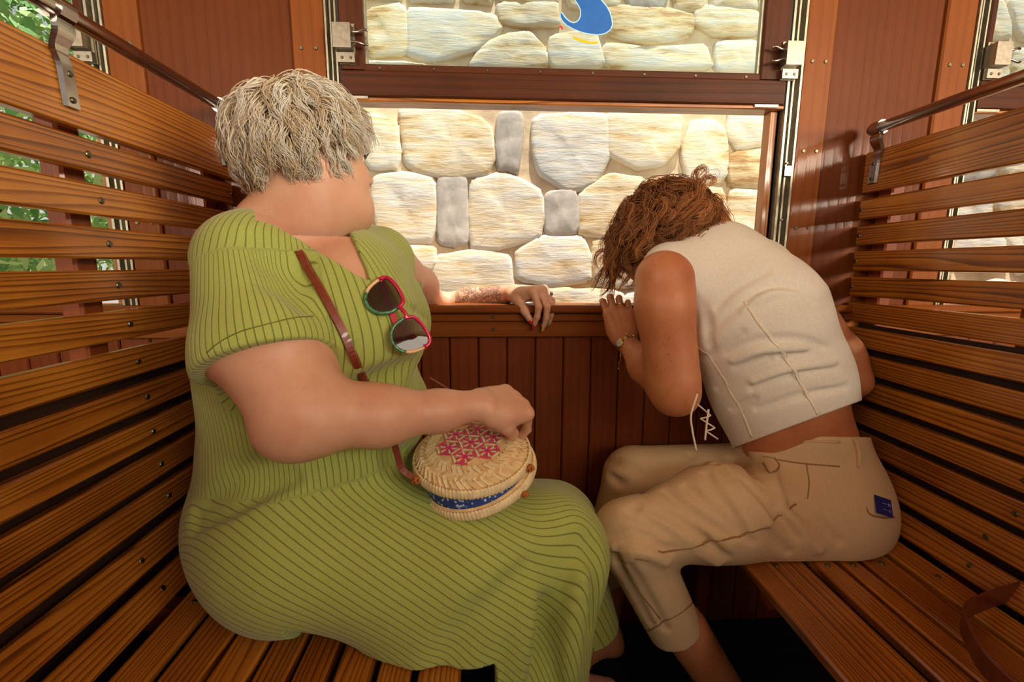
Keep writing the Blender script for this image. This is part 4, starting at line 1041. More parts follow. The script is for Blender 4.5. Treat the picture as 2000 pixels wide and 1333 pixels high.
def body_field(h, lo, hi, base=False):
    F = Field(lo, hi, h)
    if base:
        n_ = F1pre.shape; F.a[:n_[0], :n_[1], :n_[2]] = F1pre + .009
        kz = int((-.63 - F.lo[2]) / h); F.a[:, :, :kz] = .1
    for p in neckp + legs + armR + armL: F.apply(p)
    if base:                                             # the arm stays inside the sleeve
        gx, gy, gz = F.grid((slice(0, n_[0]), slice(0, n_[1]), slice(0, n_[2])))
        ab = (gx - hem_pt[0]) * sl_dir[0] + (gy - hem_pt[1]) * sl_dir[1] + (gz - hem_pt[2]) * sl_dir[2]
        mk = (ab < -.012) & ((gx < -.31) | ((gx < -.22) & (gy < .70))) & (gy < .74) & (gz > -.30) & (gz < .03)
        sub_ = F.a[:n_[0], :n_[1], :n_[2]]; sub_[...] = np.where(mk, np.maximum(sub_, F1.a + .004), sub_)
    for p in hp_: F.apply(p)
    for p in armR_h + armL_h: F.apply(p)
    return F
zn = HC[2] - .135
boxes = []
wcR, wcL = wr_R + .018 * bR[0], wr_L + .018 * bL[0]
hbR = (np.min([j for J in JR for j in J] + [wcR], 0) - .03, np.max([j for J in JR for j in J] + [wcR], 0) + .03)
hbL = (np.min([j for J in JL for j in J] + [wcL], 0) - .03, np.max([j for J in JL for j in J] + [wcL], 0) + .03)
inR = lambda c, e=0.0: ((c - wcR) @ bR[0] > e) & np.all((c > hbR[0]) & (c < hbR[1]), 1)
inL = lambda c, e=0.0: ((c - wcL) @ bL[0] > e) & np.all((c > hbL[0]) & (c < hbL[1]), 1)
hlo, hhi = HC - np.array([.13, .13, .15]), HC + np.array([.14, .15, .14])
inH = lambda c, e=0.0: (c[:, 2] > zn + e) & np.all((c > hlo) & (c < hhi), 1)
Fm = body_field(F1.h, F1.lo, np.array((.40, 1.45, .36)), True)
Fh = body_field(.0022, hlo - .004, hhi + .004); FR = body_field(.0015, hbR[0] - .012, hbR[1] + .003); FL = body_field(.0015, hbL[0] - .012, hbL[1] + .003)
pc = [Fm.mesh(lambda c: ~(inR(c, .004) | inL(c, .004) | inH(c, .004))), Fh.mesh(inH), FR.mesh(inR), FL.mesh(inL)]
# tattoo and lips are colour on the skin
def tat(P, nn):
    a = wr_L; b_ = A(905, 592, 1.30); x = unit(b_ - a); t = (P - a) @ x; d = np.linalg.norm(P - a - x * t[:, None], axis=1)
    return ((t > .028) & (t < np.linalg.norm(b_ - a) + .012) & (d < .06)).astype(float)
def lipf(P, nn):
    q = (P - HC) @ np.array(HR).T / .90
    return ((np.abs(q[:, 2] + .066) < .0095 - 8 * q[:, 0] ** 2) & (q[:, 1] > .08)).astype(float)
def inked(m):
    nt = m.node_tree; l = nt.links; b = nt.nodes['Principled BSDF']; src = b.inputs['Base Color'].links[0].from_socket
    a = N(nt, 'ShaderNodeAttribute'); a.attribute_name = 'ink'; tc = N(nt, 'ShaderNodeTexCoord')
    w = N(nt, 'ShaderNodeTexNoise'); w.inputs['Scale'].default_value = 42; w.inputs['Detail'].default_value = 4; w.inputs['Distortion'].default_value = 2.2; l.new(tc.outputs['Object'], w.inputs['Vector'])
    r = ramp(nt, w.outputs['Fac'], [(.40, (0, 0, 0)), (.46, (1, 1, 1)), (.50, (.2, .2, .2)), (.54, (.9, .9, .9)), (.60, (.1, .1, .1)), (.66, (.8, .8, .8))])
    mx = N(nt, 'ShaderNodeMix', data_type='RGBA'); l.new(mathn(nt, 'MULTIPLY', mathn(nt, 'MULTIPLY', r.outputs[0], a.outputs['Fac']), .95), mx.inputs[0]); l.new(src, mx.inputs[6]); mx.inputs[7].default_value = (*srgb(44, 38, 32), 1)
    a2 = N(nt, 'ShaderNodeAttribute'); a2.attribute_name = 'lips'; m2 = N(nt, 'ShaderNodeMix', data_type='RGBA')
    l.new(mathn(nt, 'MULTIPLY', a2.outputs['Fac'], .7), m2.inputs[0]); l.new(mx.outputs[2], m2.inputs[6]); m2.inputs[7].default_value = (*srgb(196, 84, 74), 1)
    l.new(m2.outputs[2], b.inputs['Base Color'])
inked(MAT['skin_pale'])
put_sdf('body', pc, MAT['skin_pale'], p1, attrs={'ink': tat, 'lips': lipf})
# eyes, lashes, brows
MAT['eyewhite'] = plain('eye_white', srgb(232, 226, 218), .15); MAT['iris'] = plain('grey_blue_iris', srgb(86, 104, 112), .1)
for e in (-1, 1):
    ey = put('eye', *lathe([(.002, -.0104), (.0075, -.007), (.0104, 0), (.0095, .0045), (.0066, .0081), (.004, .0095), (.001, .0101)], HL(e * .032, .0815, .002), HR[1], 16), MAT['eyewhite'], p1, smooth=True)
    put('iris', *lathe([(.0046, .0088), (.0040, .0100), (.001, .0104)], HL(e * .032, .0815, .002), HR[1], 14), MAT['iris'], ey, smooth=True)
    V, F = merge([tubeg([HL(e * (.022 + .004 * i), .098 - .0018 * i, .005), HL(e * (.023 + .0048 * i), .104 - .002 * i, .006), HL(e * (.024 + .0055 * i), .107 - .002 * i, .010)], [.0007, .0006, .0002], 4) for i in range(6)])
    put('eyelashes', V, F, MAT['lash'], p1)
    V, F = tubeg(smoothpath([HL(e * .014, .1045, .022), HL(e * .030, .100, .028), HL(e * .050, .087, .024)], 5), [.002] * 11, 6, flat=.5)
    put('eyebrow', V, F, MAT['hair_brown'], p1, smooth=True)
# nails: every finger of the far hand is a different colour
cols = [srgb(206, 40, 60), srgb(226, 180, 30), srgb(120, 196, 196), srgb(122, 200, 205), srgb(206, 36, 60)]
nm = [plain('nail_varnish_%s' % c_, v, .15, noise=0, coat=.5) for c_, v in zip(('coral', 'yellow', 'mint', 'turquoise', 'red'), cols)]
def backof(J, z, x):
    d = unit(np.array(J[-1]) - np.array(J[-2])); return z + x * 1.0 if d @ z < -.3 else z
for i, (J, lb) in enumerate(zip([JL[0], JL[1], JL[2], JL[3], JL[4]], ['red painted nail', 'yellow painted nail', 'mint painted nail', 'turquoise painted nail', 'red painted nail'])):
    nail(J, (backof(J, bL[2], bL[0]) if i < 4 else bL[1] * .9 + bL[0] * .3), [nm[0], nm[1], nm[2], nm[3], nm[4]][i], p1, label=lb, long=.009, w=.0068, ln=.015)
for i in range(4): nail(JR[i], backof(JR[i], bR[2], bR[0]), nm[4], p1, label='red painted nail', w=.0058)
# hair: short, tousled, silvery blonde
hs = HeadSDF(HC, Hf, Hup, rad=(.073, .092, .088), sc=.92)
def ok1(d):   # local (right, forward, up): keep off the face and the throat
    if d[1] > .60 and d[2] < .55: return False
    if d[1] > .16 and d[2] < .12: return False
    if d[2] < -.50: return False
    return True
R1 = hs.roots(400, ok1); n1 = hs.grad(R1)
crown = hs.C + hs.u * .09 * 1.0 - hs.f * .035 + hs.rt * .01
fl1 = R1 - crown; fl1 -= n1 * (fl1 * n1).sum(1)[:, None]; fl1 /= np.linalg.norm(fl1, axis=1)[:, None] + 1e-6
q1 = (R1 - hs.C) @ hs.R.T
ln1 = np.interp(q1[:, 2], [-.045, -.02, .02, .06], [.042, .056, .084, .105]) * rng.uniform(.85, 1.15, len(R1)); ln1 = np.where((q1[:, 1] > .015) & (q1[:, 2] < .05), ln1 * .62, ln1); ln1 = np.where((q1[:, 1] > .03) & (q1[:, 2] > .05), .105, ln1)
strands('hair', p1, MAT['hair_blonde'], R1, n1, fl1, 28, ln1, .00095, hs, .016, (0, 0, -.34), .62, seg=11, jitter=.0075, clump=.80, maxd=.036, lift=.6)
V_, F_ = [], []
capsdf = [ell(hs.C - hs.f * .004, (hs.r + .006), hs.R, .01), half(hs.C + hs.f * .045, hs.f * 1.0 - hs.u * .75, hs.C - .2, hs.C + .2, k=.01), half(hs.C - hs.u * .058, -hs.u - .25 * hs.f, hs.C - .2, hs.C + .2, k=.01)]
MAT['scalp'] = plain('blonde_under_hair', srgb(226, 204, 168), .8, 0, .1, 60, .4)
put_sdf('hair_underlayer', [build(capsdf, .004).mesh()], MAT['scalp'], p1)
# ================================================================== the woman in beige trousers, bent over the sill
p2 = empty('person', (.66, .98, -.60), 'woman with wavy brown hair, cream sleeveless top and beige trousers, bent over the sill', 'person')
w_c = A(1562, 850, .99)
ax2 = unit(A(1425, 520, 1.03) - w_c); dep2 = unit(np.cross(ax2, np.cross((.12, 1, .1), ax2)))
sL2, sR2 = A(1292, 545, .985), A(1545, 545, 1.11)
elb2, wr2 = A(1316, 762, .955), A(1222, 668, 1.115)
tor2 = [cap(A(1562, 870, .99), A(1520, 745, .995), .138, .138, .05, squash=dep2, sf=.72),
        cap(A(1520, 745, .995), A(1470, 620, 1.01), .140, .146, .05, squash=dep2, sf=.75),
        cap(A(1470, 620, 1.01), A(1420, 520, 1.05), .136, .085, .05, squash=dep2, sf=.8),
        cap(A(1315, 548, 1.00), A(1535, 560, 1.10), .050, .056, .05),
        cap(A(1400, 505, 1.07), A(1480, 520, 1.10), .058, .060, .05)]
hem_a, hem_b = A(1420, 880, .90), A(1674, 786, .95)
# ---- skin
Hc2, Hf2, Hu2 = A(1300, 468, 1.15), np.array([-.62, .52, -.58]), np.array([-.35, .25, .80])
h2, H2L, H2R = head_prims(Hc2, Hf2, Hu2, s=1.0)
arm2 = [cap(sL2, elb2, .050, .046, .03), cap(A(1300, 545, .985), A(1300, 600, .965), .056, .052, .03), cap(A(1296, 600, .97), A(1315, 730, .955), .055, .050, .03),
        ell(A(1325, 782, .95), (.034, .030, .026), None, .03),
        cap(elb2, A(1262, 715, 1.03), .046, .036, .03), cap(A(1262, 715, 1.03), wr2, .037, .0225, .03),
        cap(sR2, A(1650, 690, 1.10), .045, .038, .03), cap(A(1650, 690, 1.10), A(1668, 745, 1.07), .036, .034, .03), ell(A(1664, 712, 1.09), (.030, .034, .034), None, .02),
        cap(A(1668, 745, 1.07), A(1610, 800, 1.14), .034, .026, .03)]
neck2 = [cap(A(1420, 520, 1.07), A(1335, 462, 1.13), .058, .052, .04)]
hand2, J2, b2 = hand_prims(wr2, A(1204, 596, 1.158) - wr2, (-.15, -.93, .10), (-.93, .15, -.2),
                           [(14, 50, 40), (10, 62, 45), (12, 64, 45), (16, 66, 40)], s=.92, thumb=[(.015, .020, -.010), (.040, .030, -.026), (.060, .026, -.040), (.074, .016, -.052)])
kneeN, ankN = A(1232, 1052, .855), A(1440, 1400, .88)
kneeF = A(1232, 936, 1.09)
legs2 = [cap(kneeN, ankN, .052, .030, .02), cap(A(1340, 1235, .865), A(1432, 1370, .875), .044, .037, .03),
         cap(ankN, np.array(ankN) + (-.10, -.02, -.085), .030, .026, .03), cap(np.array(ankN) + (-.02, 0, -.045), np.array(ankN) + (.04, .01, -.06), .028, .026, .03),
         cap(kneeF, (.30, 1.07, -.93), .050, .034, .02), cap((.30, 1.07, -.93), (.33, 1.075, -1.005), .034, .028, .02),
         cap((.31, 1.07, -.985), (.245, 1.055, -1.025), .030, .023, .03)]
for i_ in range(5): legs2.append(cap((.25, 1.035 + .011 * i_, -1.030), (.222 + .004 * abs(i_ - 1), 1.028 + .013 * i_, -1.036), .011 - .001 * i_, .009 - .0008 * i_, .004))
body2 = [dict(p) for p in tor2]
def field2(h, lo, hi):
    F = Field(lo, hi, h)
    for p in tor2: F.apply(p, -.015)
    for p in neck2 + arm2 + legs2 + h2 + hand2: F.apply(p)
    return F
wc2 = wr2 + .018 * b2[0]
hb2 = (np.min([j for J in J2 for j in J] + [wc2], 0) - .03, np.max([j for J in J2 for j in J] + [wc2], 0) + .03)
in2 = lambda c, e=0.0: ((c - wc2) @ b2[0] > e) & np.all((c > hb2[0]) & (c < hb2[1]), 1)
l2, u2 = Hc2 - .155, Hc2 + .155
nk = unit(Hc2 - A(1335, 462, 1.13)); inh2 = lambda c: np.all((c > l2) & (c < u2), 1) & ((c - (Hc2 + np.array([.03, -.02, -.06]))) @ unit((-.6, .3, .55)) > 0)
B2 = field2(.0042, np.array((.12, .78, -1.05)), np.array((.95, 1.42, .28)))
H2 = field2(.0024, l2 - .004, u2 + .004); G2 = field2(.0015, hb2[0] - .012, hb2[1] + .003)
def nothip(c): return ~((c[:, 0] > .42) & (c[:, 2] < -.44) & (c[:, 2] > -.62))
def lip2(P, nn):
    q = (P - Hc2) @ np.array(H2R).T; return ((np.abs(q[:, 2] + .066) < .0095 - 8 * q[:, 0] ** 2) & (q[:, 1] > .08)).astype(float)
put_sdf('body', [B2.mesh(lambda c: ~(in2(c, .004) | inh2(c)) & nothip(c)), H2.mesh(inh2), G2.mesh(in2)], MAT['skin_tan'], p2)
for e in (-1, 1):
    ey = put('eye', *lathe([(.002, -.0118), (.0085, -.008), (.0118, 0), (.0108, .005), (.0075, .0092), (.0045, .0108), (.001, .0114)], H2L(e * .032, .0835, .002), H2R[1], 16), MAT['eyewhite'], p2, smooth=True)
    put('iris', *lathe([(.0050, .0100), (.0045, .0114), (.001, .0118)], H2L(e * .032, .0835, .002), H2R[1], 14), MAT['iris'], ey, smooth=True)
    V, F = tubeg(smoothpath([H2L(e * .014, .1045, .022), H2L(e * .030, .100, .028), H2L(e * .050, .087, .024)], 5), [.002] * 11, 6, flat=.5)
    put('eyebrow', V, F, MAT['hair_brown'], p2, smooth=True)
# ---- sleeveless top
V2 = [dict(p) for p in tor2] + [cap(A(1304, 522, 1.02), A(1400, 492, 1.08), .050, .056, .04)]
FV = build(V2, .0032, lo=np.array((.25, .82, -.52)), hi=np.array((.92, 1.30, .14)))
FV.a -= .004
hn = unit(np.cross(hem_b - hem_a, ray_ := unit((hem_a + hem_b) / 2))); hn = hn if hn[2] < 0 else -hn
lo2, hi2 = np.array((.2, .8, -.6)), np.array((.95, 1.35, .2))
FV.apply(half(hem_a, hn, lo2, hi2))
# armholes and neck
def gut(F, pix, r, k=.012, depth=.4, op='sub'): groove(F, pix, r, k, depth, op)
# folds: drag lines across the back
for pix, r in (([(1455, 590), (1500, 562), (1545, 560), (1585, 590)], .006), ([(1400, 600), (1440, 560), (1500, 530)], .004), ([(1420, 690), (1480, 668), (1560, 664), (1618, 680)], .005),
               ([(1440, 720), (1500, 700), (1590, 690)], .004), ([(1470, 760), (1540, 735), (1640, 720)], .005), ([(1400, 760), (1440, 730), (1500, 700)], .004), ([(1480, 800), (1560, 775), (1655, 755)], .004),
               ([(1395, 640), (1430, 610), (1470, 590)], .005), ([(1345, 560), (1380, 620), (1390, 690)], .005), ([(1360, 700), (1400, 690), (1450, 650)], .004), ([(1400, 840), (1430, 800), (1470, 780)], .004)):
    gut(FV, pix, r, .014, .5)
for pix, r in (([(1452, 606), (1500, 576), (1560, 575)], .004), ([(1470, 745), (1540, 722), (1630, 706)], .003), ([(1430, 705), (1490, 685), (1570, 680)], .003)):
    gut(FV, pix, r, .014, -.4, 'add')
ahn = unit(A(1228, 640, .9) - A(1330, 600, 1.0))
pa = [surf(FV, *q) for q in ((1268, 484), (1318, 520), (1352, 572), (1350, 620), (1342, 660))]
FV.apply(cap(A(1235, 560, .90), A(1290, 640, .93), .075, .070, .006, op='sub'))
FV.apply(cap(A(1250, 566, .93), A(1250, 566, 1.25), .060, .064, .006, op='sub'))
FV.apply(cap(A(1352, 448, 1.12), A(1330, 440, 1.30), .060, .07, .01, op='sub'))
FV.apply(cap(A(1640, 540, 1.05), A(1600, 600, 1.28), .055, .060, .008, op='sub'))
put_sdf('sleeveless_top', [FV.mesh()], MAT['linen'], p2, label='cream linen sleeveless top with back seams')
def laid(name, F, pix, r, mat, parent, lift=.0, n=6, flat=.45, label=None, closed=False):
    q = [surf(F, *p) for p in pix]; q = [p for p in q if p is not None]
    if len(q) < 2: return None
    q = smoothpath(q, 6)
    for _ in range(5): g = F.grad(q); q = q - g * F.sample(q)[:, None]
    q = q + g * (lift + .0003)
    V = []; T = np.gradient(q, axis=0); T /= np.linalg.norm(T, axis=1)[:, None]; b_ = np.cross(T, g); b_ /= np.linalg.norm(b_, axis=1)[:, None] + 1e-9
    for i in range(len(q)):
        for k in range(n): a_ = 2 * math.pi * k / n; V.append(q[i] + r * (math.cos(a_) * b_[i] + flat * math.sin(a_) * g[i]))
    Fc = [(i * n + k, i * n + (k + 1) % n, (i + 1) * n + (k + 1) % n, (i + 1) * n + k) for i in range(len(q) - 1) for k in range(n)] + [tuple(range(n - 1, -1, -1)), tuple((len(q) - 1) * n + k for k in range(n))]
    return put(name, V, Fc, mat, parent, smooth=True, label=label)
laid('back_seam', FV, [(1455, 588), (1480, 628), (1515, 672), (1550, 722), (1585, 785), (1598, 810)], .0035, MAT['linen_seam'], p2, flat=.25)
laid('back_seam', FV, [(1352, 665), (1392, 708), (1420, 752), (1450, 810), (1468, 855)], .0030, MAT['linen_seam'], p2, flat=.25)
laid('armhole_edge', FV, [(1275, 478), (1315, 500), (1340, 540), (1352, 580), (1350, 620), (1340, 640)], .0026, MAT['linen_seam'], p2, flat=.5)
# lacing at the side of the top
lace = [(1362, 790), (1388, 812), (1368, 818), (1396, 836), (1378, 842), (1402, 858)]
for k_ in range(len(lace) - 1):
    a_, b_ = A(*lace[k_], .885), A(*lace[k_ + 1], .885)
    put('lace', *tubeg([a_, (a_ + b_) / 2 + (0, -.003, 0), b_], .0016, 6), MAT['linen_seam'], p2, smooth=True)
for pts_ in ([(1362, 770), (1350, 810), (1352, 840), (1360, 880)], [(1384, 800), (1380, 830), (1377, 860)]):
    put('lace_end', *tubeg(smoothpath([A(*q, .875) for q in pts_], 5), .0019, 6), MAT['linen_seam'], p2, smooth=True)
# ---- trousers
trp = [ell(A(1588, 960, .985), (.150, .150, .122), None, .05),
       cap(A(1570, 868, .995), A(1585, 940, .99), .133, .140, .04, squash=dep2, sf=.80),
       ell(A(1640, 1015, .945), (.100, .100, .090), None, .05),
       cap(A(1590, 1010, .93), A(1400, 1000, .89), .108, .092, .05), cap(A(1400, 1000, .89), A(1228, 1046, .860), .092, .068, .05),
       cap(A(1520, 940, 1.07), A(1240, 926, 1.095), .098, .070, .05),
       cap(A(1228, 1046, .860), A(1330, 1252, .865), .066, .056, .03),
       cap(kneeF, (.29, 1.08, -.80), .068, .060, .03)]
FT = build(trp, .0034, lo=np.array((.14, .74, -.86)), hi=np.array((.93, 1.19, -.20)))
wtop = unit(np.cross(A(1735, 862, .96) - A(1440, 858, .93), unit(A(1590, 858, .95)))); wtop = wtop if wtop[2] > 0 else -wtop
FT.apply(half(A(1590, 853, .93), wtop, (.35, .7, -.5), (1.0, 1.25, -.15)))
FT.apply(half(A(1316, 1228, .865), unit(A(1345, 1300, .865) - A(1290, 1180, .86)), (.1, .7, -.90), (.50, .935, -.60)))
FT.apply(half((.3, 1.0, -.80), (0, 0, -1), (.1, .935, -.95), (.6, 1.2, -.80)))
FT.apply(half((.6, 1, zs), (0, 0, -1), (.525, .7, -.9), (.96, 1.22, zs), k=0))
for pix, r, dp in (([(1225, 1000), (1290, 1030), (1370, 1080)], .006, .5), ([(1240, 990), (1330, 1020), (1420, 1090)], .005, .5), ([(1180, 1090), (1240, 1065), (1310, 1075)], .007, .5), ([(1190, 1050), (1230, 1040), (1270, 1052)], .006, .5),
               ([(1400, 905), (1430, 930), (1500, 985), (1560, 1050)], .007, .5), ([(1430, 900), (1480, 930), (1520, 970)], .008, .6), ([(1380, 925), (1400, 960), (1450, 1030)], .006, .5), ([(1300, 960), (1350, 1000), (1430, 1050)], .005, .5),
               ([(1340, 950), (1400, 1000), (1470, 1060)], .005, .5), ([(1520, 985), (1570, 1000), (1640, 1060)], .007, .5), ([(1530, 1010), (1590, 1060), (1640, 1100)], .006, .5), ([(1500, 1040), (1540, 1080), (1600, 1110)], .005, .5),
               ([(1230, 1110), (1265, 1170), (1300, 1230)], .005, .5), ([(1205, 1090), (1225, 1140), (1270, 1220)], .005, .5), ([(1185, 900), (1220, 905), (1260, 930)], .006, .5), ([(1190, 930), (1215, 945), (1260, 960)], .006, .5), ([(1330, 865), (1350, 890), (1370, 905)], .005, .5)):
    gut(FT, pix, r, .018, dp)
for pix, r in (([(1470, 884), (1500, 905), (1512, 945), (1525, 980)], .006), ([(1410, 915), (1450, 960), (1500, 1020)], .006), ([(1480, 945), (1540, 1010), (1600, 1075)], .005), ([(1260, 1000), (1330, 1050), (1400, 1100)], .005), ([(1200, 1070), (1260, 1080), (1300, 1100)], .005)):
    gut(FT, pix, r, .02, -.3, 'add')
put_sdf('trousers', [FT.mesh()], MAT['khaki'], p2, label='beige cotton trousers rolled up at the cuff')
laid('waistband_seam', FT, [(1490, 893), (1560, 905), (1640, 912), (1732, 908)], .0016, MAT['khaki_dark'], p2, flat=.5)
laid('waistband_edge', FT, [(1445, 862), (1540, 862), (1640, 864), (1728, 866)], .0026, MAT['khaki'], p2, flat=.8)
laid('leg_seam', FT, [(1240, 1092), (1320, 1075), (1400, 1058), (1470, 1040), (1520, 1008), (1555, 985)], .0019, MAT['khaki_dark'], p2, flat=.5)
laid('side_seam', FT, [(1575, 905), (1580, 940), (1577, 975)], .0014, MAT['khaki_dark'], p2, flat=.5)
laid('pocket_edge', FT, [(1512, 895), (1522, 912), (1505, 925), (1490, 905)], .0022, MAT['khaki_dark'], p2, flat=.6)
laid('pocket_edge', FT, [(1692, 992), (1700, 1006), (1725, 1012), (1746, 1010)], .0020, MAT['khaki_dark'], p2, flat=.6)
laid('cuff_seam', FT, [(1262, 1232), (1300, 1212), (1340, 1190), (1352, 1178)], .0018, MAT['khaki_dark'], p2, flat=.6)
laid('shin_seam', FT, [(1215, 1100), (1245, 1150), (1290, 1210)], .0016, MAT['khaki_dark'], p2, flat=.5)
for x_, y_ in ((1668, 880), (1728, 885)):
    q = [surf(FT, x_ - 4, y_ - 22), surf(FT, x_ + 4, y_), surf(FT, x_ + 7, y_ + 34)]
    if all(k is not None for k in q):
        g = FT.grad(np.array(q)); q = [q[i] + g[i] * (.0045 if i < 2 else .002) for i in range(3)]
        put('belt_loop', *tubeg(smoothpath(q, 4), .0062, 8, flat=.35), MAT['khaki'], p2, smooth=True)
# ---- hair: wavy, falling forward over the sill
hs2 = HeadSDF(Hc2, Hf2, Hu2, rad=(.080, .098, .098), sc=1.0)
def ok2(d):
    if d[1] > .55 and d[2] < .45: return False
    if d[1] > .25 and d[2] < -.15: return False
    return d[2] > -.75
R2 = hs2.roots(330, ok2); n2 = hs2.grad(R2)
part_ = hs2.C + hs2.u * .085 + hs2.f * .02
fl2 = R2 - part_; fl2 -= n2 * (fl2 * n2).sum(1)[:, None]; fl2 /= np.linalg.norm(fl2, axis=1)[:, None] + 1e-6
ln2 = rng.uniform(.13, .20, len(R2))
strands('hair', p2, MAT['hair_brown'], R2, n2, fl2, 27, ln2, .00095, hs2, .024, (-.30, -.02, -.95), .95, seg=15, jitter=.0095, clump=.80, maxd=.05, lift=.5)
MAT['scalp2'] = plain('brown_under_hair', srgb(92, 52, 28), .8, 0, .2, 60, .4)
put_sdf('hair_underlayer', [build([ell(hs2.C - hs2.f * .004, hs2.r + .005, hs2.R, .01), half(hs2.C + hs2.f * .045, hs2.f * 1.0 - hs2.u * .75, hs2.C - .2, hs2.C + .2, k=.01)], .004).mesh()], MAT['scalp2'], p2)
# ================================================================== bag, glasses, watch and other things
MAT['straw'] = plain('woven_straw', srgb(226, 196, 142), .6, 0, .10, 70, .3)
MAT['straw_light'] = plain('pale_straw', srgb(238, 218, 170), .6, 0, .08, 70, .3)
MAT['pink'] = plain('magenta_straw', srgb(224, 52, 118), .55, 0, .10, 90, .2)
MAT['leather'] = plain('brown_leather', srgb(122, 52, 30), .45, 0, .08, 120, .15, coat=.15)
MAT['leather_light'] = plain('strap_stitching', srgb(190, 130, 96), .6)
MAT['wicker'] = plain('orange_wicker', srgb(176, 104, 40), .5, 0, .15, 120, .3)
MAT['strap_dark'] = plain('dark_brown_leather', srgb(104, 48, 26), .4, 0, .1, 60, .1, coat=.2)
m, nt, n, l, b = new_mat('blue_floral_lining')
tc = N(nt, 'ShaderNodeTexCoord'); t = N(nt, 'ShaderNodeTexVoronoi'); t.inputs['Scale'].default_value = 150; l.new(tc.outputs['Object'], t.inputs['Vector'])
r = ramp(nt, t.outputs['Distance'], [(.22, srgb(206, 218, 238)), (.34, srgb(96, 128, 186)), (.46, srgb(36, 66, 132))]); l.new(r.outputs[0], b.inputs['Base Color']); b.inputs['Roughness'].default_value = .8
MAT['floral'] = m
bn_t = unit((-.07, -.24, .96)); BC = A(921, 872, .760)
def disc_frame(nrm):
    u = unit(np.cross((0, 1, 0), nrm)); return u, np.cross(nrm, u), nrm
bag = empty('handbag', tuple(BC - bn_t * .06), 'round woven straw handbag with pink star pattern resting on green lap', 'bag')
bu, bv, bw = disc_frame(bn_t)
hinge = BC + bu * .10
n_low = unit(bn_t + bu * -.02 + bv * .0); 
RB = .100
def shell(c, fr, up, tag):
    u, v, w = fr
    P = lambda r, a, h: c + r * math.cos(a) * u + r * math.sin(a) * v + h * w
    prof = [(.0, .0065 * up), (.05, .006 * up), (.082, .001 * up), (RB - .006, -.006 * up), (RB - .002, -.014 * up), (RB - .002, -.026 * up), (RB - .008, -.028 * up)]
    n = 64; V = [P(r_, 2 * math.pi * k / n, h) for r_, h in prof[1:] for k in range(n)] + [P(0, 0, prof[0][1])]
    F = [(i * n + k, i * n + (k + 1) % n, (i + 1) * n + (k + 1) % n, (i + 1) * n + k) for i in range(len(prof) - 2) for k in range(n)] + [(len(V) - 1, (k + 1) % n, k) for k in range(n)]
    if up < 0: F = [tuple(reversed(f)) for f in F]
    s_ = put('shell', V, F, MAT['straw'], bag, smooth=True)
    # rim: reed wrapped with narrow straw turns
    NW = 104; V = []; F = []; m = 10; sub = 4; tot = NW * sub
    for k in range(tot):
        a = 2 * math.pi * k / tot; bul = 1 - .24 * (1 if k % sub == 0 else 0)
        for q in range(m):
            th = 2 * math.pi * q / m; V.append(P(RB + .0035 * math.cos(th) * bul, a, -.018 * up + .0098 * math.sin(th) * bul))
    for k in range(tot):
        for q in range(m): F.append((k * m + q, ((k + 1) % tot) * m + q, ((k + 1) % tot) * m + (q + 1) % m, k * m + (q + 1) % m))
    if up > 0 or True: put('wrapped_rim', V, F, MAT['straw_light'], bag, smooth=True)
    return P
PT = shell(BC, (bu, bv, bw), 1, 't')
ang = math.radians(12)
lw = unit(bw * math.cos(ang) - bu * math.sin(ang)); lu, lv, lw = disc_frame(lw)
LC = BC + bu * .100 - lu * .100 - lw * .052
PL_ = shell(LC, (lu, lv, lw), -1, 'l')
# lining seen in the gap between the halves
V = []; n = 64
for k in range(n):
    a = 2 * math.pi * k / n; V.append(PT(RB - .007, a, -.024)); V.append((PT(RB - .007, a, -.024) + PL_(RB - .006, a, .024)) / 2 * 1.0); V.append(PL_(RB - .006, a, .024))
F = [(3 * k + j, 3 * ((k + 1) % n) + j, 3 * ((k + 1) % n) + j + 1, 3 * k + j + 1) for k in range(n) for j in range(2)]
put('lining', V, F, MAT['floral'], bag, smooth=True, label='blue and white floral fabric lining')
# herringbone strips
def strip(P, r0, a0, r1, a1, h0, h1, w, mat, name='straw_strip', th=.0012):
    c0, c1 = P(r0, a0, h0), P(r1, a1, h1); mid = (c0 + c1) / 2
    nm = P(0, 0, 1) - P(0, 0, 0)
    return plank(name, c0, c1, nm, w, th, mat, bag, .0004)
hgt = lambda r: np.interp(r, [0, .05, .082, RB - .006, RB - .002], [.0065, .006, .001, -.006, -.012])
for ring, (r0, r1, tw) in enumerate(((.062, .078, .16), (.0745, .088, -.15), (.085, .0965, .14))):
    M_ = (46, 50, 54)[ring]
    for k in range(M_):
        a = 2 * math.pi * (k + ring * .5) / M_
        strip(PT, r0, a, r1, a + tw, hgt(r0) + .0012 + .0006 * (k % 2), hgt(r1) + .0012, .0072, MAT['straw_light'] if k % 3 else MAT['straw'])
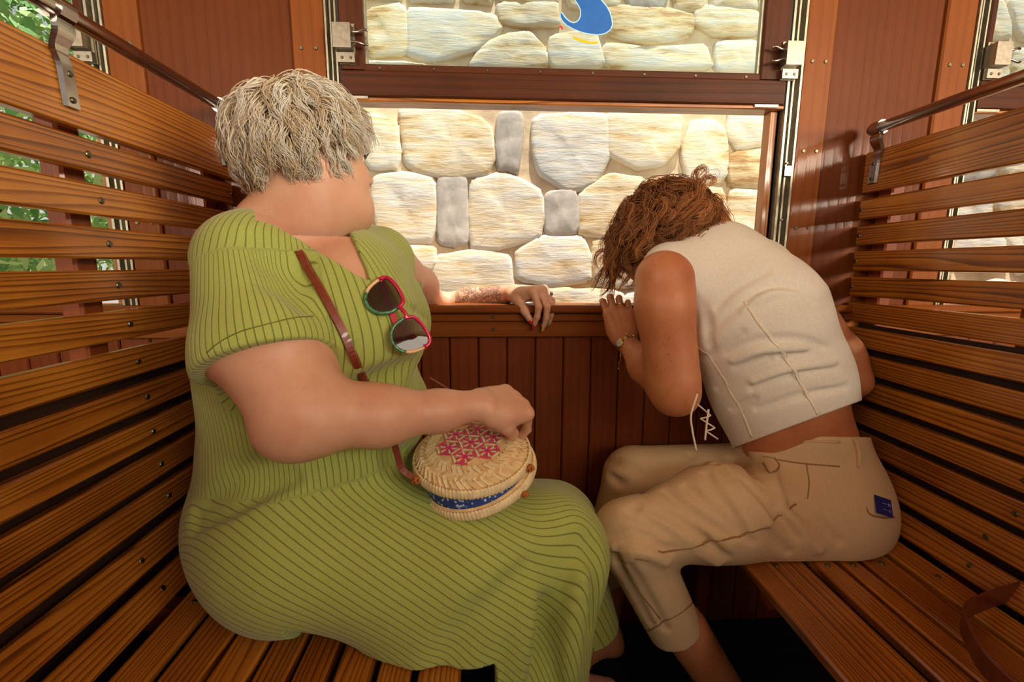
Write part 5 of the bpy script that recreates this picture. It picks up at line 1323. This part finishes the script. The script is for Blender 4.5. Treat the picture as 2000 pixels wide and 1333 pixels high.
# pink star medallion of crossed straws
pk = []; nt_ = []
def sbar(lst, x0, y0, x1, y1, w, h):
    a = np.array([x0, y0]); b_ = np.array([x1, y1]); d = (b_ - a) / np.linalg.norm(b_ - a); p = np.array([-d[1], d[0]]) * w / 2
    c = [a + p, a - p, b_ - p, b_ + p]; z = .0066 + h
    W3 = lambda q, hh: BC + q[0] * bu + q[1] * bv + (hh + min(0, (.055 - math.hypot(*q)) * .12)) * bw
    lst.append((np.array([W3(q, z) for q in c] + [W3(q, z + .0009) for q in c]), [(0, 1, 2, 3), (7, 6, 5, 4), (0, 4, 5, 1), (1, 5, 6, 2), (2, 6, 7, 3), (3, 7, 4, 0)]))
cells = [(0, 0)] + [(.0395 * math.cos(math.radians(60 * k + 15)), .0395 * math.sin(math.radians(60 * k + 15))) for k in range(6)]
for (cx_, cy_) in cells:
    for k in range(6):
        a = math.radians(30 * (2 * k) + 10); a2 = a + math.radians(30)
        sbar(pk, cx_ + .001 * math.cos(a), cy_ + .001 * math.sin(a), cx_ + .0140 * math.cos(a), cy_ + .0140 * math.sin(a), .0040, .0006)
        sbar(nt_, cx_ + .006 * math.cos(a2), cy_ + .006 * math.sin(a2), cx_ + .0150 * math.cos(a2), cy_ + .0150 * math.sin(a2), .0024, .0010)
        h1, h2 = math.radians(60 * k + 15 + 30), math.radians(60 * k + 75 + 30); rr = .0205
        sbar(pk if k % 2 else nt_, cx_ + rr * math.cos(h1), cy_ + rr * math.sin(h1), cx_ + rr * math.cos(h2), cy_ + rr * math.sin(h2), .0034, .0014)
put('star_pattern', *merge(pk), MAT['pink'], bag, label='magenta straw stars in the centre')
put('star_lattice', *merge(nt_), MAT['straw_light'], bag)
# knots, leather tab, strap
def knot(c, r=.0085):
    prt = []
    for k in range(5):
        a = k * 1.26; ax = unit((math.cos(a), math.sin(a), .6)); u_ = unit(np.cross(ax, (0, 0, 1))); v_ = np.cross(ax, u_)
        prt.append(tubeg([c + r * (math.cos(t_) * u_ + .7 * math.sin(t_) * v_) for t_ in np.linspace(0, 6.28, 14)], .0016, 5))
    prt.append(lathe([(.001, -.003), (.004, -.001), (.004, .002), (.001, .004)], c, (-.1, -1, .3), 10))
    put('wicker_knot', *merge(prt), MAT['wicker'], bag, smooth=True)
aL = math.radians(212); knot(PT(RB + .006, aL, -.016)); knot(PT(RB + .006, math.radians(334), -.020), .008); knot(PL_(RB + .005, math.radians(312), .012), .006)
def ribbon(name, pts, w, th, mat, parent, up=None, label=None):
    q = smoothpath(pts, 6); T = np.gradient(q, axis=0); T /= np.linalg.norm(T, axis=1)[:, None]; V = []
    for i in range(len(q)):
        g = np.array(up(q[i]) if callable(up) else up, float); g = unit(g - T[i] * (g @ T[i])); s_ = np.cross(T[i], g)
        V += [q[i] + s_ * w / 2 - g * th / 2, q[i] - s_ * w / 2 - g * th / 2, q[i] - s_ * w / 2 * .9 + g * th / 2, q[i] + s_ * w / 2 * .9 + g * th / 2]
    n = len(q); F = [(4 * i + a, 4 * i + (a + 1) % 4, 4 * i + 4 + (a + 1) % 4, 4 * i + 4 + a) for i in range(n - 1) for a in range(4)] + [(3, 2, 1, 0), tuple(4 * (n - 1) + a for a in range(4))]
    return put(name, V, F, mat, parent, label=label)
kn = PT(RB + .006, aL, -.016)
ribbon('leather_tab', [kn, kn + A(800, 893, .72) - A(828, 915, .72), A(770, 868, .715)], .011, .003, MAT['leather'], bag, up=(-.2, -.5, .8))
sp = [surf(F1, *q) for q in ((574, 470), (588, 498), (606, 530), (628, 570), (650, 612), (672, 655), (692, 698), (708, 736), (722, 770), (738, 810))]
sp = [q for q in sp if q is not None]; gq = F1.grad(np.array(sp)); sp = [sp[i] + gq[i] * (.004 if i > 1 else (-.009, .001)[i]) for i in range(len(sp))]
gm = lambda p: F1.grad(p[None])[0]
st = ribbon('shoulder_strap', sp, .0125, .0028, MAT['leather'], bag, up=gm)
for sd in (-.0045,):
    q = smoothpath(sp, 12); g = F1.grad(q); T = np.gradient(q, axis=0); T /= np.linalg.norm(T, axis=1)[:, None]; s_ = np.cross(T, g); prt = []
    for i in range(0, len(q) - 2, 1):
        c0 = q[i] + s_[i] * sd + g[i] * .0016; c1 = c0 + (q[i + 1] - q[i]) * .55
        prt.append(tubeg([c0, c1], .0005, 4))
    put('stitching', *merge(prt), MAT['leather_light'], st)
put('strap_end', *tubeg(smoothpath([A(838, 738, .80), A(862, 752, .80), A(892, 770, .80), A(960, 800, .85), PT(RB, .5, -.02)], 5), .0035, 6, flat=.5), MAT['leather'], bag, smooth=True)

# sunglasses hooked on the neckline
g0, g1 = surf(F1, 748, 584), surf(F1, 794, 664)
gn = unit(F1.grad(np.array([g0, g1])).mean(0) * .6 + unit((-.05, -1, .45)) * .7)
gmid = (g0 + g1) / 2 + gn * .020
U_ = unit(A(806, 650, gmid[1]) - A(756, 568, gmid[1])); U_ = unit(U_ - gn * (U_ @ gn)); Vv = np.cross(gn, U_); Vv = Vv if Vv[0] > 0 else -Vv
gl_ = empty('sunglasses', tuple(gmid), 'sunglasses with magenta and green frame hooked on the green dress neckline', 'sunglasses')
MAT['magenta'] = plain('magenta_acetate', srgb(196, 16, 66), .18, 0, .06, 60, coat=.6)
MAT['green_ac'] = plain('green_acetate', srgb(60, 128, 92), .18, 0, .3, 200, coat=.6)
MAT['cream_ac'] = plain('cream_acetate', srgb(226, 190, 140), .2, 0, .06, 60, coat=.6)
m, nt, n, l, b = new_mat('brown_tinted_lens')
tr = N(nt, 'ShaderNodeBsdfTransparent'); tr.inputs[0].default_value = (.30, .20, .19, 1); gs = N(nt, 'ShaderNodeBsdfGlossy'); gs.inputs['Roughness'].default_value = .03
df = N(nt, 'ShaderNodeBsdfDiffuse'); df.inputs[0].default_value = (.05, .03, .03, 1)
fr = schlick(nt, .04); mx0 = N(nt, 'ShaderNodeMixShader'); mx0.inputs[0].default_value = .3; l.new(tr.outputs[0], mx0.inputs[1]); l.new(df.outputs[0], mx0.inputs[2])
mx = N(nt, 'ShaderNodeMixShader'); l.new(fr, mx.inputs[0]); l.new(mx0.outputs[0], mx.inputs[1]); l.new(gs.outputs[0], mx.inputs[2]); l.new(mx.outputs[0], n['Material Output'].inputs['Surface'])
MAT['lens'] = m
G3 = lambda u, v, w=0: gmid + u * U_ + v * Vv + w * gn
LO = [(.010, .008), (.016, .021), (.034, .0255), (.054, .025), (.066, .020), (.0675, .006), (.062, -.012), (.050, -.024), (.034, -.0265), (.019, -.020), (.011, -.006)]
for e in (-1, 1):
    wrap = lambda u: -.9 * u * u
    path = smoothpath([G3(e * u * .90, v, wrap(u)) for u, v in LO + [LO[0]]], 5)
    tq = len(path)
    top = path[:int(tq * .46)]; bot = path[int(tq * .44):int(tq * .60)]; rest = path[int(tq * .58):]
    rim = put('rim', *tubeg(top, .0034, 8, flat=.9), MAT['magenta'], gl_, smooth=True, label='magenta brow edge')
    put('rim', *tubeg(bot, .0030, 8, flat=.9), MAT['cream_ac'], gl_, smooth=True, label='cream outer corner')
    put('rim', *tubeg(rest, .0026, 8, flat=.9), MAT['green_ac'], gl_, smooth=True, label='green lower edge')
    c = path[:-1].mean(0); n_ = len(path) - 1; V = [c + gn * .001] + [c + (p - c) * .5 + gn * .0007 for p in path[:-1]] + list(path[:-1])
    F = [(0, 1 + k, 1 + (k + 1) % n_) for k in range(n_)] + [(1 + k, 1 + n_ + k, 1 + n_ + (k + 1) % n_, 1 + (k + 1) % n_) for k in range(n_)]
    put('lens', V, F, MAT['lens'], gl_, smooth=True)
    # temple, folded in behind the lenses
    xo = e * .0665 * .9
    tp = [G3(xo, .014, -.003), G3(xo * .98, .013, -.009 - .002 * e), G3(xo * .5, .004, -.011 - .003 * e), G3(-xo * .2, -.006, -.012 - .003 * e), G3(-xo * .75, -.016, -.012 - .003 * e)]
    ribbon('temple', tp, .0095, .003, MAT['magenta'], gl_, up=gn)
put('bridge', *tubeg(smoothpath([G3(-.011, .010), G3(-.005, .0125, .001), G3(.005, .0125, .001), G3(.011, .010)], 5), .0034, 8), MAT['magenta'], gl_, smooth=True)
put('hinge_corner', *tubeg([G3(-.0585, .016, -.002), G3(-.063, .012, -.006), G3(-.062, .0, -.013)], .0042, 8, flat=.6), MAT['magenta'], gl_, smooth=True)

# rings
def ring(c, axis, r, mat, label, stone=None, sd=None, tw=.0014, group=None):
    ax = unit(axis); u_ = unit(np.cross(ax, (0.3, .2, 1))); v_ = np.cross(ax, u_)
    t = empty('finger_ring', tuple(c), label, 'ring')
    n1_, n2_ = 28, 8; V = []; F = []
    for i in range(n1_):
        a = 2 * math.pi * i / n1_; rd = math.cos(a) * u_ + math.sin(a) * v_
        for j in range(n2_): b__ = 2 * math.pi * j / n2_; V.append(c + rd * (r + tw * math.cos(b__)) + ax * tw * 1.3 * math.sin(b__))
    F = [(i * n2_ + j, ((i + 1) % n1_) * n2_ + j, ((i + 1) % n1_) * n2_ + (j + 1) % n2_, i * n2_ + (j + 1) % n2_) for i in range(n1_) for j in range(n2_)]
    put('band', V, F, mat, t, smooth=True)
    if stone is not None:
        sd = unit(np.array(sd) - ax * (np.array(sd) @ ax))
        put('setting', *lathe([(.0052, 0), (.0058, .0012), (.0040, .0028), (.001, .0034)], c + sd * (r + tw * .4), sd, 14), stone, t, smooth=True)
mj = lambda J, i, t: np.array(J[i]) * (1 - t) + np.array(J[i + 1]) * t
MAT['ruby'] = plain('red_stone', srgb(150, 20, 36), .08, 0, .05, 50, coat=1)
MAT['dark_stone'] = plain('oxidised_silver', srgb(120, 118, 114), .3, .8, .3, 400, .4)
ring(mj(JL[3], 0, .62), np.array(JL[3][1]) - JL[3][0], .0092, MAT['silver'], 'chunky silver ring on the hand draped over the window sill', MAT['dark_stone'], bL[2] + bL[0])
ring(mj(JR[2], 0, .70), np.array(JR[2][1]) - JR[2][0], .0098, MAT['gold'], 'gold ring with red stone on the hand holding straw bag', MAT['ruby'], bR[2] + bR[0])
ring(mj(J2[2], 0, .45), np.array(J2[2][1]) - J2[2][0], .0092, MAT['gold'], 'plain gold ring on the hand gripping the sill')
# wristwatch and bracelet
wdir = unit(wr2 - elb2); wc_ = wr2 - wdir * .012
def wristlet(c, ax, r, n, fn): return [fn(c + r * (math.cos(2 * math.pi * k / n) * U1 + .88 * math.sin(2 * math.pi * k / n) * V1), 2 * math.pi * k / n) for k in range(n)]
U1 = unit(np.cross(wdir, (0, 0, 1))); V1 = np.cross(wdir, U1)
wt = empty('wristwatch', tuple(wc_), 'small gold wristwatch with pale dial on wrist of woman at sill', 'watch')
dd = unit((-.75, -.62, .1)); dd = unit(dd - wdir * (dd @ wdir)); prt = []
for k in range(22):
    a = 2 * math.pi * k / 22; rd = math.cos(a) * U1 + math.sin(a) * V1
    if rd @ dd > .93: continue
    c = wc_ + rd * .0262; tn = np.cross(wdir, rd)
    o = plank('bracelet_link', c - wdir * .0055, c + wdir * .0055, rd, .0062, .0028, MAT['gold'], wt, .0008)
put('case', *lathe([(.0095, -.001), (.0112, .001), (.0112, .0045), (.0098, .0062)], wc_ + dd * .0245, dd, 24), MAT['gold'], wt, smooth=True)
dial = put('dial', *lathe([(.0090, 0), (.0090, .0008)], wc_ + dd * .0303, dd, 24), plain('pale_dial', srgb(214, 220, 214), .15, 0, .02, 20, coat=1), wt)
u3 = unit(np.cross(dd, (0, 0, 1))); v3 = np.cross(dd, u3); c3 = wc_ + dd * .0314
hands = [tubeg([c3, c3 + u3 * .0045 + v3 * .002], .0004, 4), tubeg([c3, c3 - u3 * .001 + v3 * .0065], .0003, 4)] + [lathe([(.0005, 0), (.0005, .0003)], c3 + .0076 * (math.cos(k * .5236) * u3 + math.sin(k * .5236) * v3), dd, 6) for k in range(12)]
put('watch_hands', *merge(hands), MAT['lash'], dial)
bc = empty('bracelet', tuple(wc_ - wdir * .014), 'thin gold chain bracelet with hanging end below the wristwatch', 'bracelet')
prt = []
for k in range(40):
    a0, a1 = 2 * math.pi * k / 40, 2 * math.pi * (k + .8) / 40
    cc = wc_ + wdir * .012; prt.append(tubeg([cc + .0255 * (math.cos(a) * U1 + math.sin(a) * V1) for a in (a0, a1)], .0011, 5))
put('chain', *merge(prt), MAT['gold'], bc, smooth=True)
c = wc_ + dd * .027 - wdir * .010; prt = []
for k in range(13):
    p0 = c + np.array([-.0006 * k + .0015 * math.sin(k), 0, -.0042 * k]); prt.append(lathe([(.0006, -.0016), (.0012, 0), (.0006, .0016)], p0, (0.2 * (k % 2), 0, 1), 6))
prt.append(lathe([(.0008, -.003), (.0022, 0), (.0008, .003)], c + (-.008, 0, -.058), (0, 0, 1), 8))
put('hanging_chain', *merge(prt), MAT['gold'], bc, smooth=True)

# blue card in the back pocket
q = surf(FT, 1722, 990); g = unit(FT.grad(q[None])[0] + np.array([0, -.2, .2])); cc = q + g * .004
ux = unit(A(1748, 985, cc[1]) - A(1706, 972, cc[1])); ux = unit(ux - g * (ux @ g)); uy = np.cross(g, ux)
card = empty('travel_card', tuple(cc), 'dark blue card sticking out of the back trouser pocket', 'card')
MAT['card'] = plain('blue_card', srgb(24, 34, 120), .35, 0, .03, 60); MAT['card_white'] = plain('card_print', srgb(190, 196, 226), .5, noise=0)
C3 = lambda a, b_, c_=0: cc + ux * a + uy * b_ + g * c_
w2, h2_ = .021, .018
V = [C3(a, b_, c_) for c_ in (0, .0009) for a, b_ in ((-w2, -h2_), (w2, -h2_), (w2, h2_), (-w2, h2_))]
put('card_body', V, [(3, 2, 1, 0), (4, 5, 6, 7), (0, 1, 5, 4), (1, 2, 6, 5), (2, 3, 7, 6), (3, 0, 4, 7)], MAT['card'], card)
prt = []
for oy in (-.006, .006):
    prt.append(tubeg([C3(.012, oy - .0022, .0011), C3(.012, oy + .0022, .0011), C3(.016, oy + .0018, .0011), C3(.0165, oy - .0015, .0011), C3(.012, oy - .0022, .0011)], .0004, 4))
    prt.append(tubeg([C3(-.004, oy, .0011), C3(.009, oy, .0011)], .0004, 4))
put('card_print', *merge(prt), MAT['card_white'], card)

# leather strap lying in a loop on the right bench
ls = empty('leather_strap', tuple(at(1900, 1210, Z=-.59)), 'brown leather bag strap looped on edge on the right bench seat', 'strap')
pth = [at(2090, 1130, Z=-.572), at(2010, 1150, Z=-.572), at(1945, 1168, Z=-.572), at(1893, 1190, Z=-.572), at(1880, 1208, Z=-.572), at(1888, 1236, Z=-.572), at(1918, 1292, Z=-.572), at(1985, 1360, Z=-.572), at(2080, 1430, Z=-.572)]
s1 = ribbon('strap', [p for p in pth], .036, .0035, MAT['strap_dark'], ls, up=lambda p: unit((p[0] - .86, p[1] - .70, 0)))
